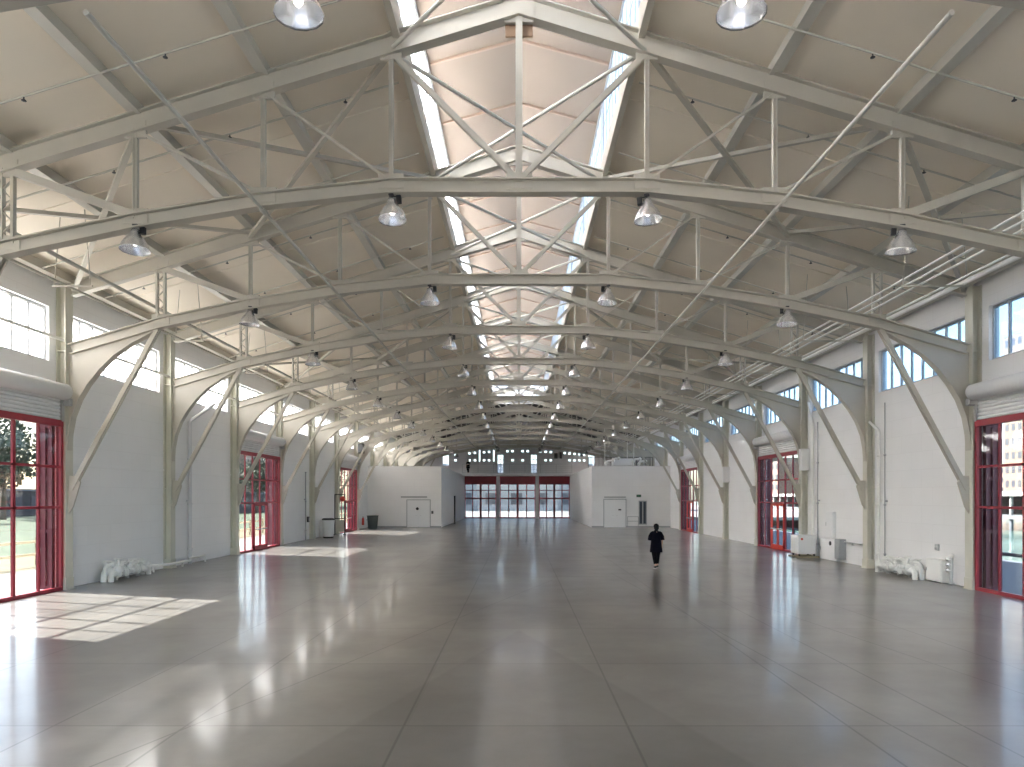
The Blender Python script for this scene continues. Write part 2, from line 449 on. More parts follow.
# near end of the monitor
m = MB().prism([(-2.6, deck_z(2.6)), (2.6, deck_z(2.6)), (2.6, mon_z(2.6)), (0, mon_z(0)), (-2.6, mon_z(2.6))], Y0-.3, Y0)
struct(m.build('wall_monitor', 'monitor'), 'gable board at the near end of the monitor', 'wall')
for s in (-1, 1):
    m = MB().box(s*2.42, s*2.56, Y0, MON_END, deck_z(2.5)-.30, deck_z(2.5)+.24)
    struct(m.build('trim_%d' % (4 if s < 0 else 5), 'steel'), 'curb beam under the monitor glazing, %s' % SIDE[s], 'trim')
    z0, z1 = deck_z(2.5)+.24, mon_z(2.5)-.02
    for k in range(-4, 10):
        a, b = TY(k), min(TY(k+1), MON_END)
        if a >= MON_END: break
        wn += 1
        o = empty('window_%d' % wn, (s*2.48, a, z0)); struct(o, None)
        o['label'] = 'monitor glazing on the %s, %s bay from the camera' % (SIDE[s], ORD[k+1] if k >= -1 else 'rear'); o['category'] = 'window'
        L = b-a; h = z1-z0; m = MB()
        m.box(-.05, .05, 0, L, 0, .05); m.box(-.05, .05, 0, L, h-.06, h)
        n = 10
        for i in range(n): m.box(-.03, .03, L*i/n-.018, L*i/n+.018, .05, h-.06)
        m.box(-.025, .025, 0, L, h*.5-.015, h*.5+.015)
        m.box(-.06, .06, -.05, .05, 0, h)
        m.build('window_frame', 'mullion', o)
        MB().box(-.006, .006, 0, L, .05, h-.06).build('window_pane', 'mglass', o)
# glazed far end of the monitor
wn += 1
o = empty('window_%d' % wn, (0, MON_END, 0)); struct(o, 'glazed gable at the far end of the ridge monitor', 'window')
m = MB(); zb = deck_z(2.5)
for x in (-2.5, -1.7, -.85, 0, .85, 1.7, 2.5): m.box(x-.03, x+.03, -.03, .03, zb-.1, mon_z(x))
m.box(-2.5, 2.5, -.03, .03, zb-.1, zb); m.box(-2.5, 2.5, -.03, .03, zb+.95, zb+1.0)
m.bar((-2.5, 0, zb), (0, 0, mon_z(0)), .06); m.bar((2.5, 0, zb), (0, 0, mon_z(0)), .06)
m.build('window_frame', 'white', o)
MB().prism([(-2.5, zb), (2.5, zb), (2.5, mon_z(2.5)), (0, mon_z(0)), (-2.5, mon_z(2.5))], -.006, .006).build('window_pane', 'mglass', o)
m = MB().prism([(-2.55, deck_z(2.5)-.02), (2.55, deck_z(2.5)-.02), (0, deck_z(0)+.2)], MON_END-.0, MON_END+.12)

# ------------------------------------------------------------------ trusses (one frame with its two columns = one thing)
PN = [0, 2.6, 5.2, 7.8, 10.4, 13.0]
BZ = [8.99, 8.99, 8.71, 8.28, 7.73, 6.97]
def make_truss():
    r = empty('roof_truss', (0, TY(-1), 0))
    for s in (-1, 1):
        pts = [(s*x, top_c(x)) for x in (0, 2.6, 5.2, 7.8, 10.4, 13.0)]
        m = MB().ibeam(pts[:2], .42, .26); m.ibeam(pts[1:], .40, .22)
        for x in (2.6, 5.2, 7.8, 10.4): m.box(s*x-.22, s*x+.22, -.035, .035, top_c(x)-.30, top_c(x)+.05)
        if s > 0: m.box(-.3, .3, -.04, .04, top_c(0)-.34, top_c(0)+.1)
        m.build('top_chord', 'steel', r)
    pts = [(-PN[i], BZ[i]) for i in range(5, 0, -1)] + [(PN[i], BZ[i]) for i in range(1, 6)]
    m = MB().ibeam(pts, .30, .24)
    for i in range(0, 5):
        for s in ((-1, 1) if i else (1,)): m.box(s*PN[i]-.26, s*PN[i]+.26, -.035, .035, BZ[i]-.05, BZ[i]+.26)
    m.build('bottom_chord', 'steel', r)
    MB().box(-.07, .07, -.06, .06, BZ[0]+.1, top_c(0)-.1).build('post', 'steel', r)
    for s in (-1, 1):
        for i in (1, 2, 3):
            m = MB(); x = s*PN[i]; z0, z1 = BZ[i]+.1, top_c(PN[i])-.12
            m.box(x-.045, x-.02, -.045, .045, z0, z1); m.box(x+.02, x+.045, -.045, .045, z0, z1); m.box(x-.02, x+.02, -.012, .012, z0, z1)
            m.build('post', 'steel', r)
        # laced post next to the haunch
        m = MB(); x = s*PN[4]; z0, z1 = BZ[4]+.1, top_c(PN[4])-.12
        for dx in (-.11, .11): m.box(x+dx-.03, x+dx+.03, -.05, .05, z0, z1)
        n = 7
        for i in range(n):
            za, zb_ = z0+(z1-z0)*i/n, z0+(z1-z0)*(i+1)/n
            m.bar((x-.11, .0, za), (x+.11, .0, zb_), .02, .05, up=(0,1,0)) if i % 2 else m.bar((x+.11, 0, za), (x-.11, 0, zb_), .02, .05, up=(0,1,0))
        m.build('post', 'steel', r)
        for i, wd in ((1, .11), (2, .032), (3, .045), (4, .16)):
            a = (s*PN[i], 0, top_c(PN[i])-.15); b = (s*PN[i-1], 0, BZ[i-1]+.12)
            m = MB()
            for dy in (-.035, .035): m.bar((a[0], dy, a[2]), (b[0], dy, b[2]), wd, .03, up=(0,1,0))
            m.build('diagonal', 'steel', r)
        # haunch: curved plate bracket with a flange
        cv = [(0, 4.04), (.03, 4.5), (.12, 5.0), (.32, 5.52), (.58, 5.95), (.92, 6.38), (1.35, 6.80), (1.85, 7.14), (2.45, 7.45)]
        P = lambda d, z: (s*(13.07-d), z)
        poly = [P(0, 6.88)] + [P(d, z) for d, z in cv] + [P(2.6, 7.66)]
        m = MB().prism(poly, -.014, .014)
        for (a, b) in zip(cv[:-1], cv[1:]):
            A = Vector((s*(13.07-a[0]), 0, a[1])); B = Vector((s*(13.07-b[0]), 0, b[1])); dd = (B-A).normalized()
            n_ = Vector((-dd.z, 0, dd.x))
            m.bar(A-dd*.01, B+dd*.01, .24, .03, up=n_)
        m.build('haunch', 'steel', r)
        m = MB()
        A = Vector((s*10.5, 0, 7.55)); B = Vector((s*13.0, 0, 2.9))
        for dy in (-.05, .05): m.bar((A.x, dy, A.z), (B.x, dy, B.z), .13, .05, up=(0,1,0))
        m.prism([(s*13.07, 3.3), (s*13.07, 2.2), (s*12.95, 2.4), (s*12.74, 3.1), (s*12.88, 3.3)], -.03, .03)
        m.build('knee_brace', 'steel', r)
        m = MB()
        zt = top_c(13)+.1
        m.box(s*13.07, s*13.10, -.17, .17, 0, zt); m.box(s*13.31, s*13.345, -.17, .17, 0, zt); m.box(s*13.10, s*13.31, -.03, .03, 0, zt)
        for z in (3.0, 6.9): m.box(s*13.10, s*13.31, -.16, .16, z-.015, z+.015)
        m.box(s*13.02, s*13.345, -.2, .2, 0, .04)
        m.box(s*13.05, s*13.345, -.18, .18, .04, .34)
        m.build('column', 'steelg', r)
    return r
t0 = make_truss(); index_kids()
TR = [t0] + [copy_tree(t0) for _ in range(13)]
for i, t in enumerate(TR):
    t.location = (0, TY(i-1), 0)
    tag(t, 'cream riveted roof truss with curved column brackets, %s one from the camera' % ORD[i], 'roof truss', 'roof trusses spanning the hall')

# purlins and eave beams: run the whole length over the trusses
for s in (-1, 1):
    for i, x in enumerate((5.2, 7.8, 10.4)):
        m = MB(); zb = top_c(x)+.205
        m.box(s*x-.09, s*x+.09, Y0, Y1, zb, deck_z(x)+.02); m.box(s*x-.12, s*x+.12, Y0, Y1, zb-.02, zb+.015)
        o = m.build('roof_purlin', 'cream')
        tag(o, 'long white roof purlin on the %s, %s from the ridge monitor' % (SIDE[s], ORD[i]), 'purlin', 'roof purlins')
    m = MB(); x = 13.05; zb = top_c(x)+.205
    m.box(s*x-.10, s*x+.10, Y0, Y1, zb, deck_z(x)+.02); m.box(s*x-.14, s*x+.14, Y0, Y1, zb-.03, zb)
    tag(m.build('eave_beam', 'steel'), 'cream eave beam along the top of the %s wall' % SIDE[s], 'beam')
    m = MB().tube([(s*5.2, 8.2, 8.50), (s*5.2, 90, 8.50)], .036, 10)
    for k in range(0, 13): m.tube([(s*5.2, TY(k)-.12, 8.50), (s*5.2, TY(k)+.12, 8.50)], .05, 10)
    tag(m.build('longitudinal_tie', 'cream'), 'round white tie pipe slung under the truss bottom chords, %s' % SIDE[s], 'pipe')
# sprinkler lines
for s in (-1, 1):
    for k in range(-1, 11):
        for h_, off in (('nearer', 1.45), ('farther', 4.6)):
            y = TY(k)+off; zz = lambda x: deck_z(x)-.25
            o = MB().tube([(s*2.7, y, zz(2.7)), (s*12.9, y, zz(12.9))], .021, 6).build('sprinkler_pipe', 'cream')
            tag(o, 'thin sprinkler pipe, %s roof, %s line of the %s bay from the camera' % (SIDE[s], h_, ORD[k+1]), 'sprinkler pipe', 'sprinkler pipes')
            if k < 3:
                for x in (3.9, 6.5, 9.1, 11.7):
                    h = MB(); h.tube([(s*x, y, zz(x)+.0), (s*x, y, zz(x)-.05)], .012, 6); h.lathe([(.004, -.09), (.045, -.085), (.045, -.075), (.015, -.05)], 8, (s*x, y, zz(x)))
                    h.build('sprinkler_head', 'dark', o)
# cross bracing
def brace(a, b, r, label, group, cat='brace', name='cross_brace'):
    o = MB().tube([a, b], r, 6).build(name, 'cream'); return tag(o, label, cat, group)
for k in range(-1, 9):
    z = top_c(2.6)-.10; y0, y1 = TY(k)+.06, TY(k+1)-.06
    for s in (-1, 1):
        brace((s*2.55, y0, z+.04*s), (-s*2.55, y1, z+.04*s), .045,
              'slim white diagonal rod under the ridge monitor, %s bay, starting from the %s' % (ORD[k+1], SIDE[s]), 'rods under the ridge monitor')
for k in (0, 3, 6):
    for s in (-1, 1):
        for (xa, xb, w) in ((2.6, 7.8, 'inner'), (7.8, 12.9, 'outer')):
            for d in (0, 1):
                p, q = (xa, xb) if d == 0 else (xb, xa)
                dz = -.06 if d == 0 else .06
                o = MB().bar((s*p, TY(k)+.05, top_c(p)+dz), (s*q, TY(k+1)-.05, top_c(q)+dz), .11, .09).build('cross_brace', 'steel')
                tag(o, 'cream %s roof brace running %s, %s, %s bay from the camera' % (w, 'outward' if d == 0 else 'inward', SIDE[s], ORD[k+1]), 'brace', 'diagonal roof braces')
# conduits on the water side, pipe on the lawn side
for i, x in enumerate((9.6, 9.83, 10.06, 10.72, 11.0)):
    z = (BZ[3] + (BZ[4]-BZ[3])*(x-7.8)/2.6 if x < 10.4 else BZ[4] + (BZ[5]-BZ[4])*(x-10.4)/2.6) + .16 + (.10 if i == 4 else .05)
    z = max(z, 7.98)
    r = (.028, .028, .028, .028, .065)[i]
    o = MB().tube([(x, Y0, z), (x, 84, z)], r, 8).build('conduit', 'whitew')
    tag(o, '%s white conduit on the water side truss chords, %s from the hall centre' % ('thick' if i == 4 else 'thin', ORD[i]), 'conduit', 'conduits over the water side')
o = MB().tube([(-10.72, Y0, 8.28), (-10.72, 84, 8.28)], .05, 8).build('conduit', 'steel'); tag(o, 'cream pipe beside the laced truss posts on the lawn side', 'pipe')
o = MB().tube([(-11.35, Y0, 7.98), (-11.35, 84, 7.98)], .035, 8).build('conduit', 'steel'); tag(o, 'thin cream pipe between the laced posts and lawn side windows', 'pipe')
o = MB().tube([(-13.18, 3, 7.22), (-13.18, 60, 7.22)], .05, 8).build('wall_pipe', 'whitew'); tag(o, 'white pipe running across the high windows on the lawn side', 'pipe')
# trapeze hangers for the pipes in near bays
for s in (-1, 1):
    for k in range(-1, 8):
        y = TY(k)+3.0; m = MB()
        xa, xb = (9.5, 11.1)
        zt = deck_z(xb)-.0; zl = 7.90
        if s < 0: xa, xb, zl = 10.6, 11.5, 7.90
        m.tube([(s*(xa+.15), y, deck_z(xa+.15)), (s*xa, y, zl)], .014, 5); m.tube([(s*(xb-.15), y, deck_z(xb-.15)), (s*xb, y, zl)], .014, 5)
        m.bar((s*(xa-.05), y, zl), (s*(xb+.05), y, zl), .04)
        tag(m.build('pipe_hanger', 'steel'), 'rod trapeze hanger carrying pipes on the %s, %s bay from the camera' % (SIDE[s], ORD[k+1]), 'hanger', 'pipe hangers')
# brown plate behind the near king post
o = MB().bevbox(-.28, .28, TY(0)+.07, TY(0)+.12, 12.1, 12.4, .01).build('equipment_plate', 'plate'); tag(o, 'brown plate behind the king post of the second truss', 'plate')

# ------------------------------------------------------------------ high bay lamps
def make_lamp():
    r = empty('high_bay_lamp', (0,0,0))
    m = MB(); m.box(-.05, .05, -.05, .05, -.03, 0); m.tube([(0,0,0), (0,0,-.10)], .018, 8); m.build('hanger', 'dark', r)
    m = MB().bevbox(.10, .20, -.05, .05, -.20, -.04, .015); m.tube([(0,0,-.05), (.15,0,-.05)], .012, 6); m.build('ballast', 'black', r)
    m = MB()
    pr = [(.02, -.09), (.075, -.10), (.09, -.17), (.12, -.23), (.19, -.32), (.245, -.42), (.275, -.52), (.285, -.54), (.268, -.52), (.235, -.42), (.18, -.33), (.10, -.24), (.02, -.235)]
    m.lathe(pr, 28, ribs=.02); m.build('reflector', 'alu', r)
    m = MB().lathe([(.002, -.44), (.03, -.435), (.055, -.40), (.06, -.35), (.05, -.30), (.035, -.24)], 12); m.build('bulb', 'bulb', r)
    return r
lamp0 = make_lamp(); index_kids(); first = True
LN = {-7.8: 'outer row on the lawn side', -2.6: 'inner row on the lawn side', 2.6: 'inner row on the water side', 7.8: 'outer row on the water side'}
for k in range(-1, 13):
    for x, z in ((-7.8, 8.22), (-2.6, 8.84), (2.6, 8.84), (7.8, 8.22)):
        l = lamp0 if first else copy_tree(lamp0); first = False
        l.location = (x+.0, TY(k)-.0, z); l.rotation_euler = (random.uniform(-.08,.08), random.uniform(-.08,.08), 0 if x < 0 else math.pi*.9)
        tag(l, 'silver dome high bay lamp, %s, hanging from the %s truss' % (LN[x], ORD[k+1]), 'lamp', 'high bay lamps')

# ------------------------------------------------------------------ tall red glazed doors in the side walls
dn = 0
def side_door(s, k):
    global dn
    dn += 1
    a, b = TY(k)+.19, TY(k+1)-.19; L = b-a
    d = empty('door_%d' % dn, (s*13.19, a, 0)); struct(d, 'tall red framed glazed door in the %s wall, %s from the camera' % (SIDE[s], ORD[DOORK.index(k)]), 'door')
    m = MB(); n = 6
    m.box(-.07, .07, 0, .09, 0, 4.82); m.box(-.07, .07, L-.09, L, 0, 4.82)
    m.box(-.08, .08, 0, L, 4.70, 4.88); m.box(-.07, .07, .09, L-.09, 0, .10)
    for i in range(1, n):
        y = L*i/n; w = .05 if i in (2, 4) else .032
        if k != 0 and i == 3:
            m.box(-.03, .03, y-w, y+w, 2.45, 4.70); continue
        m.box(-.03, .03, y-w, y+w, .10, 4.70)
    for z in (2.39, 3.54): m.box(-.03, .03, .09, L-.09, z-.035, z+.035)
    m.build('frame', 'red', d)
    g = MB()
    g.box(-.004, .004, .09, L-.09, .10, 4.70)
    g.build('glass', 'glass', d)
    if k != 0:       # wicket door between the second and fourth posts
        y0, y1 = L*2/n+.05, L*4/n-.05
        m = MB(); xx = -s*.03
        m.box(xx-.05, xx+.05, y0, y0+.09, .02, 2.35); m.box(xx-.05, xx+.05, y1-.09, y1, .02, 2.35)
        m.box(xx-.05, xx+.05, y0, y1, 2.24, 2.35); m.box(xx-.05, xx+.05, y0, y1, .02, .26)
        m.box(xx-.045, xx+.045, (y0+y1)/2-.05, (y0+y1)/2+.05, .26, 2.24)
        lf = m.build('wicket_door', 'rededge' if s > 0 else 'red', d)
        MB().box(-s*.09, -s*.12, y0+.1, y1-.1, 1.03, 1.09).build('push_bar', 'galv', lf)
for s in (-1, 1):
    for k in DOORK: side_door(s, k)
# outer steel leaves folded back against the far jamb, outside
for s in (-1, 1):
    for k in DOORK:
        y = TY(k+1)-.30
        m = MB(); xa, xb = s*(WX-.06), s*(WX+.42)
        m.box(xa, xb, y-.05, y+.02, .06, 4.8)
        for i in range(3): xx = xa+(xb-xa)*(.1+.8*i/2); m.box(xx-.04, xx+.04, y-.10, y-.05, .06, 4.8)
        for z in (.1, 1.7, 3.2, 4.7): m.box(xa, xb, y-.09, y-.05, z-.05, z+.05)
        o = m.build('outer_door_leaf', 'redb')
        tag(o, 'narrow red steel leaf standing in the far reveal on the %s, %s glazed door' % (SIDE[s], ORD[DOORK.index(k)]), 'door leaf', 'outer door leaves')
# roller shutters above the doors
for s in (-1, 1):
    for k in DOORK:
        a, b = TY(k)+.42, TY(k+1)-.30
        r = empty('roller_shutter', (s*13.0, a, 5.3)); L = b-a
        tag(r, 'white roller shutter above the %s glazed door, %s' % (ORD[DOORK.index(k)], SIDE[s]), 'shutter', 'roller shutters')
        m = MB(); m.lathe([(.002, 0), (.22, 0), (.235, .01), (.235, L-.01), (.22, L), (.002, L)], 24, (0, 0, .38), 'y'); m.build('barrel', 'shutter', r)
        m = MB()
        for i in range(8): z = -.42+.105*i; m.tube([(s*.17, .02, z+.05), (s*.17, L-.02, z+.05)], .056, 8)
        m.build('curtain', 'shutter', r)
        for y in (-.03, L+.03):
            m = MB(); m.box(-.1*abs(s), s*.24, y-.025, y+.025, .05, .62); q = -1 if y < 0 else 1
            m.box(s*.10, s*.235, y, y+q*.10, -.45, .3); m.build('bracket', 'galv', r)
        m = MB().bevbox(-.10, .10, L+.06, L+.2, .0, .22, .02); m.build('motor', 'grey', r)

# ------------------------------------------------------------------ far end
for s, x0, x1 in ((-1, -WX, -6.85), (1, 6.4, WX)):
    m = MB().box(x0+(.002 if s > 0 else .002), x1-.002, 60.2, 86.3, 0, 5.4)
    struct(m.build('wall_room', 'wall'), 'plain white room block at the far end, %s' % SIDE[s], 'wall')
    m = MB().box(min(x0, x1)+.01, max(x0, x1)-.01, 60.185, 60.2, 0, .12)
    struct(m.build('baseboard_'+SN[s], 'grey'), 'grey base strip of the %s room block' % SIDE[s], 'baseboard')
# doors in the blocks
def block_door(x0, x1, h, y, label):
    global dn
    dn += 1
    d = empty('door_%d' % dn, ((x0+x1)/2, y, 0)); struct(d, label, 'door'); w = (x1-x0)/2
    m = MB(); m.box(-w-.06, -w, -.05, 0, 0, h+.06); m.box(w, w+.06, -.05, 0, 0, h+.06); m.box(-w, w, -.05, 0, h, h+.06); m.build('frame', 'grey', d)
    for sg in (-1, 1):
        l = MB().bevbox(min(0.006*sg, sg*(w-.006)), max(0.006*sg, sg*(w-.006)), -.035, -.001, .01, h-.01, .006).build('door_leaf', 'white', d)
        m = MB(); m.tube([(sg*.12, -.04, 1.05), (sg*.12, -.09, 1.05), (sg*.25, -.09, 1.05)], .012, 6); m.build('handle', 'galv', l)
    return d
d = block_door(-9.85, -7.85, 2.4, 60.2, 'white double door in the lawn side room block')
MB().box(-1.55, .75, -.10, 0, 2.62, 2.74).build('track', 'grey', d)
o = MB().lathe([(.002, 0), (.13, 0), (.13, -.03), (.002, -.03)], 16, (-8.95, 60.15, 1.65), 'y').build('round_sign', 'black'); tag(o, 'small black round sign on the lawn side block door', 'sign')
o = MB().bevbox(-7.72, -7.54, 60.12, 60.2, 1.2, 1.45, .01).build('keypad', 'dark'); tag(o, 'dark keypad beside the lawn side block door', 'keypad')
d = block_door(7.5, 9.4, 2.45, 60.2, 'white double door in the water side room block')
MB().box(-.95, .95, -.10, 0, 2.62, 2.72).build('track', 'grey', d)
o = MB().bevbox(8.75, 9.0, 60.12, 60.16, 1.5, 1.62, .01).build('door_sign', 'black'); tag(o, 'small black sign on the water side block door', 'sign')
# glazed side entrance with exit sign
dn += 1
d = empty('door_%d' % dn, (10.9, 60.2, 0)); struct(d, 'dark narrow glazed door in the water side block', 'door')
m = MB(); m.box(-.36, -.28, -.06, 0, .25, 2.35); m.box(.28, .36, -.06, 0, .25, 2.35); m.box(-.28, .28, -.06, 0, 2.27, 2.35); m.box(-.05, .05, -.06, 0, .3, 2.27); m.box(-.28, .28, -.06, 0, .25, .33)
m.build('frame', 'grey', d); MB().box(-.28, .28, -.03, -.01, .33, 2.27).build('glass', 'pane', d)
e = empty('exit_sign', (10.55, 60.2, 2.78)); tag(e, 'small dark exit sign on the water side block', 'sign')
MB().bevbox(-.2, .2, -.09, 0, -.11, .11, .01).build('housing', 'exitg', e)
fc = bpy.data.curves.new('exit_letters', 'FONT'); fc.body = 'EXIT'; fc.size = .17; fc.align_x = 'CENTER'; fc.align_y = 'CENTER'; fc.extrude = .003
ft = bpy.data.objects.new('letters_curve', fc); COL.objects.link(ft); dg_ = bpy.context.evaluated_depsgraph_get(); lm = bpy.data.meshes.new_from_object(ft.evaluated_get(dg_)); bpy.data.objects.remove(ft)
fo = bpy.data.objects.new('letters', lm); COL.objects.link(fo); fo.parent = e; fo.location = (0, -.094, 0); fo.rotation_euler = (math.pi/2, 0, 0); lm.materials.clear(); lm.materials.append(M['exitt'])
r = MB(); r.bar((9.55, 60.12, .95), (10.5, 60.12, .95), .04); r.bar((9.55, 60.12, .55), (10.5, 60.12, .55), .04); r.bar((9.55, 60.12, 0), (9.55, 60.12, .95), .04); r.bar((10.5, 60.12, 0), (10.5, 60.12, .95), .04)
tag(r.build('guard_rail', 'grey'), 'low pale rail beside the narrow glazed door', 'rail')
# balcony
m = MB().box(-6.86, 6.41, 82.0, 91.0, 5.28, 5.56)
struct(m.build('balcony_slab', 'white'), 'white balcony slab over the entrance', 'balcony')
for i, x in enumerate((-2.62, 2.28)):
    o = MB().box(x-.2, x+.2, 85.2, 85.65, 0, 5.28).build('pillar', 'white'); struct(o, 'white pillar under the balcony, %s of two' % ('lawn side one' if i == 0 else 'water side one'), 'pillar')
def railing(name, x0, x1, y, z, h, step, mname, label, dense=None):
    r = empty(name, (x0, y, z)); tag(r, label, 'railing'); L = x1-x0
    m = MB(); m.box(0, L, -.03, .03, h-.05, h); m.box(0, L, -.02, .02, .06, .09)
    if not dense:
        for q in range(1, 4): m.box(0, L, -.008, .008, .09+(h-.14)*q/4-.006, .09+(h-.14)*q/4+.006)
    m.build('rail', mname, r); n = max(1, round(L/step))
    for i in range(n+1): MB().box(L*i/n-.025, L*i/n+.025, -.025, .025, 0, h-.05).build('post', mname, r)
    if dense:
        m = MB(); n = int(L/dense)
        for i in range(n): m.box(dense*i+.04, dense*i+.075, -.012, .012, .09, h-.05)
        m.build('baluster', mname, r)['kind'] = 'stuff'
    return r
railing('balcony_railing', -6.8, 6.35, 82.1, 5.56, 1.1, 1.9, 'galv', 'slim grey railing along the far balcony edge')
railing('roof_railing', 6.7, 12.9, 66, 5.40, 1.15, 1.55, 'dark', 'dark barred railing on the water side block roof', .13)
# end entrance doors
for i, (x0, x1) in enumerate(((-6.84, -2.82), (-2.42, 2.08), (2.48, 6.39))):
    dn += 1; d = empty('door_%d' % dn, (x0, 86.0, 0)); L = x1-x0
    struct(d, 'red framed entrance doors at the far end, %s' % ('lawn side set', 'middle set', 'water side set')[i], 'door')
    m = MB(); m.box(0, .12, -.08, .08, 0, 5.28); m.box(L-.12, L, -.08, .08, 0, 5.28); m.box(.12, L-.12, -.08, .08, 4.25, 5.28); m.box(.12, L-.12, -.07, .07, 0, .14)
    for q in (1, 2, 3):
        w = .13 if q == 2 else .06; m.box(L*q/4-w, L*q/4+w, -.07, .07, .14, 4.25)
    for z, w in ((2.5, .09), (3.52, .05)): m.box(.12, L-.12, -.06, .06, z-w, z+w)
    m.build('frame', 'red', d)
    MB().box(.12, L-.12, -.005, .005, .14, 4.25).build('glass', 'glassfar', d)
    for q in (1, 3):
        h = MB()
        for sg in (-1, 1): h.tube([(L*q/4+sg*.1, -.12, .9), (L*q/4+sg*.1, -.12, 1.4)], .018, 6); h.tube([(L*q/4+sg*.1, -.06, 1.35), (L*q/4+sg*.1, -.12, 1.35)], .012, 6)
        h.build('handle', 'galv', d)
o = MB().box(-6.44, -6.30, 67.6, 67.74, 0, 2.75)
o.box(-6.5, -6.24, 67.55, 67.8, 0, .03); o.box(-6.48, -6.26, 67.57, 67.77, 2.75, 2.79)
tag(o.build('dark_post', 'dark'), 'slim dark post standing beside the lawn side room block', 'post')
# loudspeakers on the far gable
for x in (4.9, 5.55):
    r = empty('loudspeaker', (x, 90.94, 8.15)); tag(r, 'black loudspeaker on the far gable, %s' % ('slimmer one by the water side' if x > 5.2 else 'wider one nearer the middle'), 'loudspeaker', 'gable loudspeakers')
    w = .22 if x < 5.2 else .15
    MB().bevbox(-w, w, -.35, 0, -.35, .35 if w > .2 else .5, .03).build('cabinet', 'black', r); MB().box(-w+.03, w-.03, -.36, -.35, -.3, .3).build('grille', 'dark', r)

# ------------------------------------------------------------------ people
def capsule_body(name, chains, material, parent, voxel=.012):
    """one continuous surface: overlapping tapered limbs fused by a voxel remesh"""
    m = MB()
    for pts, rs in chains:
        m.tube(pts, rs, 14)
        for p, r in zip(pts, rs): m.ball(p, r*1.0, 12)
    o = m.build(name, material, parent)
    md = o.modifiers.new('fuse', 'REMESH'); md.mode = 'VOXEL'; md.voxel_size = voxel; md.use_smooth_shade = True
    sm = o.modifiers.new('smooth', 'SMOOTH'); sm.factor = .5; sm.iterations = 6
    return o
def ring_loft(rings, n=24):
    """rings = (cx, cy, z, rx, ry)"""
    m = MB(); vs = []; fs = []
    for (cx, cy, z, rx, ry) in rings:
        for k in range(n):
            a = 2*math.pi*k/n; vs.append((cx+rx*math.cos(a), cy+ry*math.sin(a), z))
    for i in range(len(rings)-1):
        for k in range(n): fs.append((i*n+k, i*n+(k+1)%n, (i+1)*n+(k+1)%n, (i+1)*n+k))
    m.add(vs, fs, True); return m
def finger_chains(wr, d, side):
    """palm and five fingers hanging from the wrist wr, pointing along d (down)"""
    W = Vector(wr); d = Vector(d).normalized(); fwd = Vector((0, 1, 0)); out = []
    palm = W + d*.085
    out.append(([W, W+d*.045, palm], [.024, .033, .034]))
    for i, (off, ln) in enumerate(((.027, .068), (.009, .078), (-.009, .072), (-.027, .056))):
        b = palm + fwd*off; q = b + d*ln*.5 + Vector((-side*.010, 0, 0)); e = b + d*ln*.92 + Vector((-side*.032, 0, 0))
        out.append(([b, q, e], [.0095, .009, .0075]))
    b = W + d*.035 + fwd*.030; out.append(([b, b+fwd*.028+d*.03, b+fwd*.03+d*.065+Vector((-side*.012,0,0))], [.0115, .0105, .0085]))
    return out
